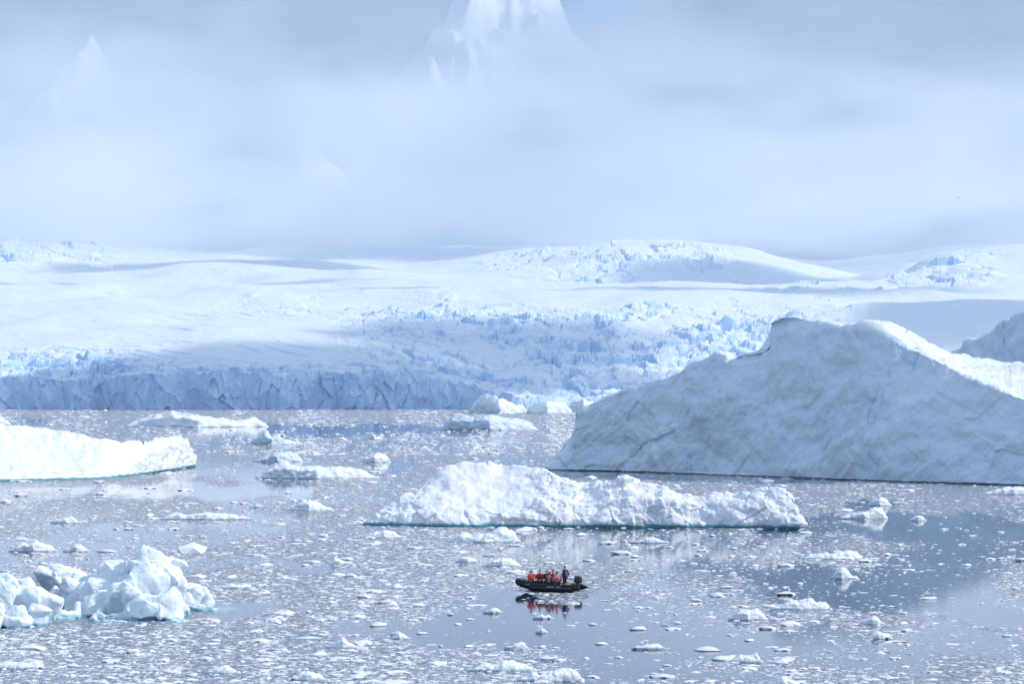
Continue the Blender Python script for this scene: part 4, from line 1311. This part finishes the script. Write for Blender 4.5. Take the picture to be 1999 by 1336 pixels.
person('standing boat driver in navy and faded red with a black hat, at the stern', bw(-1.22, -0.12, 0.265), RZ - R(10), ST, 'navy', 'navy', 'dark', vest='pink').scale = (1.0, 1.0, 0.96)

# ------------------------------------------------------------------ a lone seabird
def seabird():
    D = 680.0
    x0 = float(ray(1872, 768)[0]) * D
    root = empty('seabird', (x0, D, float(zat(386, D))), R(12))
    tag(root, 'lone dark seabird gliding in front of the cloud at upper right', 'bird')
    V, F = sweep([(-.28, 0, .02), (-.16, 0, .01), (0, 0, 0), (.14, 0, .02), (.20, 0, .04), (.25, 0, .035)], [.015, .05, .075, .055, .04, .01], 10)
    bd = pyobj('body', V, F, M['dark'], root)
    for s in (1, -1):
        V = [(.08, .05 * s, .03), (-.10, .05 * s, .02), (.10, .28 * s, .14), (-.07, .28 * s, .12), (.00, .56 * s, .10), (-.07, .54 * s, .09),
             (.08, .05 * s, .01), (-.10, .05 * s, .005), (.10, .28 * s, .125), (-.07, .28 * s, .11), (.00, .56 * s, .095), (-.07, .54 * s, .085)]
        F = [(0, 1, 3, 2), (2, 3, 5, 4), (6, 8, 9, 7), (8, 10, 11, 9), (0, 2, 8, 6), (2, 4, 10, 8), (1, 7, 9, 3), (3, 9, 11, 5), (4, 5, 11, 10), (0, 6, 7, 1)]
        pyobj('wing', V, F, M['dark'], root)


seabird()

# ------------------------------------------------------------------ air: haze over the bay, fog bank on the mountains, clouds that shade the glacier
def vol_box(name, lo, hi, mat, kind):
    V = [(x, y, z) for x in (lo[0], hi[0]) for y in (lo[1], hi[1]) for z in (lo[2], hi[2])]
    F = [(0, 1, 3, 2), (4, 6, 7, 5), (0, 4, 5, 1), (2, 3, 7, 6), (0, 2, 6, 4), (1, 5, 7, 3)]
    o = pyobj(name, V, F, mat, None, smooth=False)
    tag(o, kind=kind)
    return o


m, nt, out = new_mat('haze_air')
pv = N(nt, 'ShaderNodeVolumePrincipled')
pv.inputs['Color'].default_value = (0.74, 0.87, 1.0, 1)
pv.inputs['Density'].default_value = 6.5e-5
pv.inputs['Anisotropy'].default_value = 0.2
nt.links.new(pv.outputs[0], out.inputs['Volume'])
vol_box('haze', (-2900, -60, -4), (2900, 6150, 900), m, 'stuff')

# fog bank hanging on the mountain front
FLO, FHI = (-2600, 6200, 120), (2600, 6600, 1700)
m, nt, out = new_mat('fog_bank')
pv = N(nt, 'ShaderNodeVolumePrincipled')
pv.inputs['Color'].default_value = (0.955, 0.972, 0.995, 1)
geo = N(nt, 'ShaderNodeNewGeometry')
sp = N(nt, 'ShaderNodeSeparateXYZ'); nt.links.new(geo.outputs['Position'], sp.inputs[0])
mpv = N(nt, 'ShaderNodeMapping'); mpv.inputs['Scale'].default_value = (0.0016, 0.0016, 0.0034); mpv.inputs['Rotation'].default_value = (0, R(-18), 0)
nt.links.new(geo.outputs['Position'], mpv.inputs[0])
fz = N(nt, 'ShaderNodeTexNoise', i_Scale=1.0, i_Detail=4.0, i_Roughness=0.55)
fz.inputs['Distortion'].default_value = 0.4
nt.links.new(mpv.outputs[0], fz.inputs['Vector'])
# denser low down
hg = ramp(nt, mathn(nt, 'DIVIDE', sp.outputs[2], 1700.0), [(0.0, 1.0), (0.2, 1.0), (0.36, 0.70), (0.62, 0.27), (1.0, 0.0)])
dn = mathn(nt, 'MULTIPLY', hg, ramp(nt, fz.outputs[0], [(0.43, 0.12), (0.59, 1.0)]))
# thin places where the peaks show through
for (cx, cy, wx, wz, st) in ((1010, 215, 330, 110, -4.5), (1200, 330, 300, 90, -2.0), (145, 165, 60, 45, 0.50), (150, 160, 200, 110, -2.0), (970, -40, 150, 60, 0.55), (650, 335, 120, 42, 0.97), (845, 95, 45, 50, 0.35)):
    x0 = float(ray(cx, 768)[0]) * 6400; z0 = float(zat(cy, 6400)); sx = wx * 6400 / FPX; sz = wz * 6400 / FPX
    ax = mathn(nt, 'DIVIDE', mathn(nt, 'SUBTRACT', sp.outputs[0], x0), sx)
    az = mathn(nt, 'DIVIDE', mathn(nt, 'SUBTRACT', sp.outputs[2], z0), sz)
    r2 = mathn(nt, 'ADD', mathn(nt, 'MULTIPLY', ax, ax), mathn(nt, 'MULTIPLY', az, az))
    g = mathn(nt, 'POWER', 2.718, mathn(nt, 'MULTIPLY', r2, -1.0))
    dn = mathn(nt, 'MULTIPLY', dn, mathn(nt, 'SUBTRACT', 1.0, mathn(nt, 'MULTIPLY', g, st)))
nt.links.new(mathn(nt, 'MULTIPLY', mathn(nt, 'MULTIPLY', dn, ramp(nt, mathn(nt, 'DIVIDE', mathn(nt, 'ADD', sp.outputs[0], 1000.0), 2000.0), [(0.0, 1.0), (0.66, 1.0), (0.86, 0.30), (1.0, 0.24)])), 0.0105), pv.inputs['Density'])
pv.inputs['Anisotropy'].default_value = 0.1
nt.links.new(pv.outputs[0], out.inputs['Volume'])
vol_box('fog_bank', FLO, FHI, m, 'structure')

# mist spilling over the upper snowfield
m, nt, out = new_mat('ridge_mist')
pv = N(nt, 'ShaderNodeVolumePrincipled')
pv.inputs['Color'].default_value = (0.985, 0.992, 1.0, 1)
geo = N(nt, 'ShaderNodeNewGeometry')
sp = N(nt, 'ShaderNodeSeparateXYZ'); nt.links.new(geo.outputs['Position'], sp.inputs[0])
mpv = N(nt, 'ShaderNodeMapping'); mpv.inputs['Scale'].default_value = (0.0028, 0.0028, 0.009)
nt.links.new(geo.outputs['Position'], mpv.inputs[0])
fz = N(nt, 'ShaderNodeTexNoise', i_Scale=1.0, i_Detail=3.0, i_Roughness=0.55)
nt.links.new(mpv.outputs[0], fz.inputs['Vector'])
up = ramp(nt, mathn(nt, 'DIVIDE', mathn(nt, 'SUBTRACT', sp.outputs[2], 250.0), 600.0), [(0.0, 0.0), (0.05, 0.10), (0.13, 0.75), (0.22, 1.0), (0.45, 0.5), (0.75, 0.12), (1.0, 0.0)])
ed = ramp(nt, mathn(nt, 'DIVIDE', mathn(nt, 'SUBTRACT', sp.outputs[1], 4950.0), 1050.0), [(0.0, 0.0), (0.2, 0.12), (0.4, 0.6), (0.65, 1.0), (0.95, 1.0), (1.0, 0.0)])
dn = mathn(nt, 'MULTIPLY', mathn(nt, 'MULTIPLY', up, ed), ramp(nt, fz.outputs[0], [(0.38, 0.12), (0.62, 1.0)]))
nt.links.new(mathn(nt, 'MULTIPLY', dn, 0.0085), pv.inputs['Density'])
nt.links.new(pv.outputs[0], out.inputs['Volume'])
vol_box('mist', (-1900, 4950, 250), (1900, 6000, 850), m, 'stuff')

# clouds overhead, between the sun and the glacier or, for the highest, the fog bank
m, nt, out = new_mat('cloud_body')
pv = N(nt, 'ShaderNodeVolumePrincipled')
pv.inputs['Color'].default_value = (0.95, 0.97, 1.0, 1)
pv.inputs['Density'].default_value = 0.020
nt.links.new(pv.outputs[0], out.inputs['Volume'])
CLOUD_Z = 1350.0


def cloud(px, py, d, rx_, ry_, seed, thick=90, alt=CLOUD_Z):
    gx = float(ray(px, 768)[0]) * d; gz = float(zat(py, d))
    c = Vector((gx, d, gz)) + SUN * ((alt - gz) / SUN.z)
    bm = bmesh.new()
    bmesh.ops.create_icosphere(bm, subdivisions=4, radius=1.0)
    V = np.array([v.co[:] for v in bm.verts]); F = np.array([[v.index for v in f.verts] for f in bm.faces]); bm.free()
    V = V * (1 + 0.35 * fbm(V[:, 0] * 1.8 + seed, V[:, 1] * 1.8, V[:, 2] * 1.8, 4, seed) + 0.2 * (lumps(V[:, 0] * 2.2, V[:, 1] * 2.2, V[:, 2] * 2.2, seed) - 0.5))[:, None]
    rr = np.clip(V[:, 0] ** 2 + V[:, 1] ** 2, 0, 1)
    V[:, 2] *= (1 - rr) * 1.1 + 0.03
    V = V * np.array([rx_ * 1.35, ry_ * 1.35, thick]) + np.array(c)
    o = mesh_np('cloud', V, F, m, smooth=True)
    tag(o, kind='structure')


cloud(620, 730, 2720, 200, 190, 601)
cloud(330, 770, 2640, 120, 90, 602, 60)
cloud(60, 790, 2605, 160, 45, 608, 50)
cloud(960, 648, 3100, 170, 150, 603, 60)
cloud(1180, 690, 2900, 90, 90, 614, 45)
cloud(250, 556, 4250, 300, 70, 615, 40)
cloud(820, 500, 5350, 270, 150, 616, 50)
cloud(860, 578, 4000, 200, 45, 617, 35)
cloud(1330, 585, 3950, 330, 90, 604, 60)
cloud(1470, 548, 4550, 190, 190, 605, 60)
cloud(420, 520, 4900, 230, 150, 606, 70)
cloud(1830, 645, 3300, 90, 190, 607, 60)
cloud(560, 110, 6350, 420, 300, 611, 120, 2700.0)  # this and the next two: unseen, added to shade the fog bank
cloud(1420, 150, 6400, 620, 420, 612, 140, 2700.0)
cloud(200, 300, 6400, 330, 240, 613, 90, 2700.0)
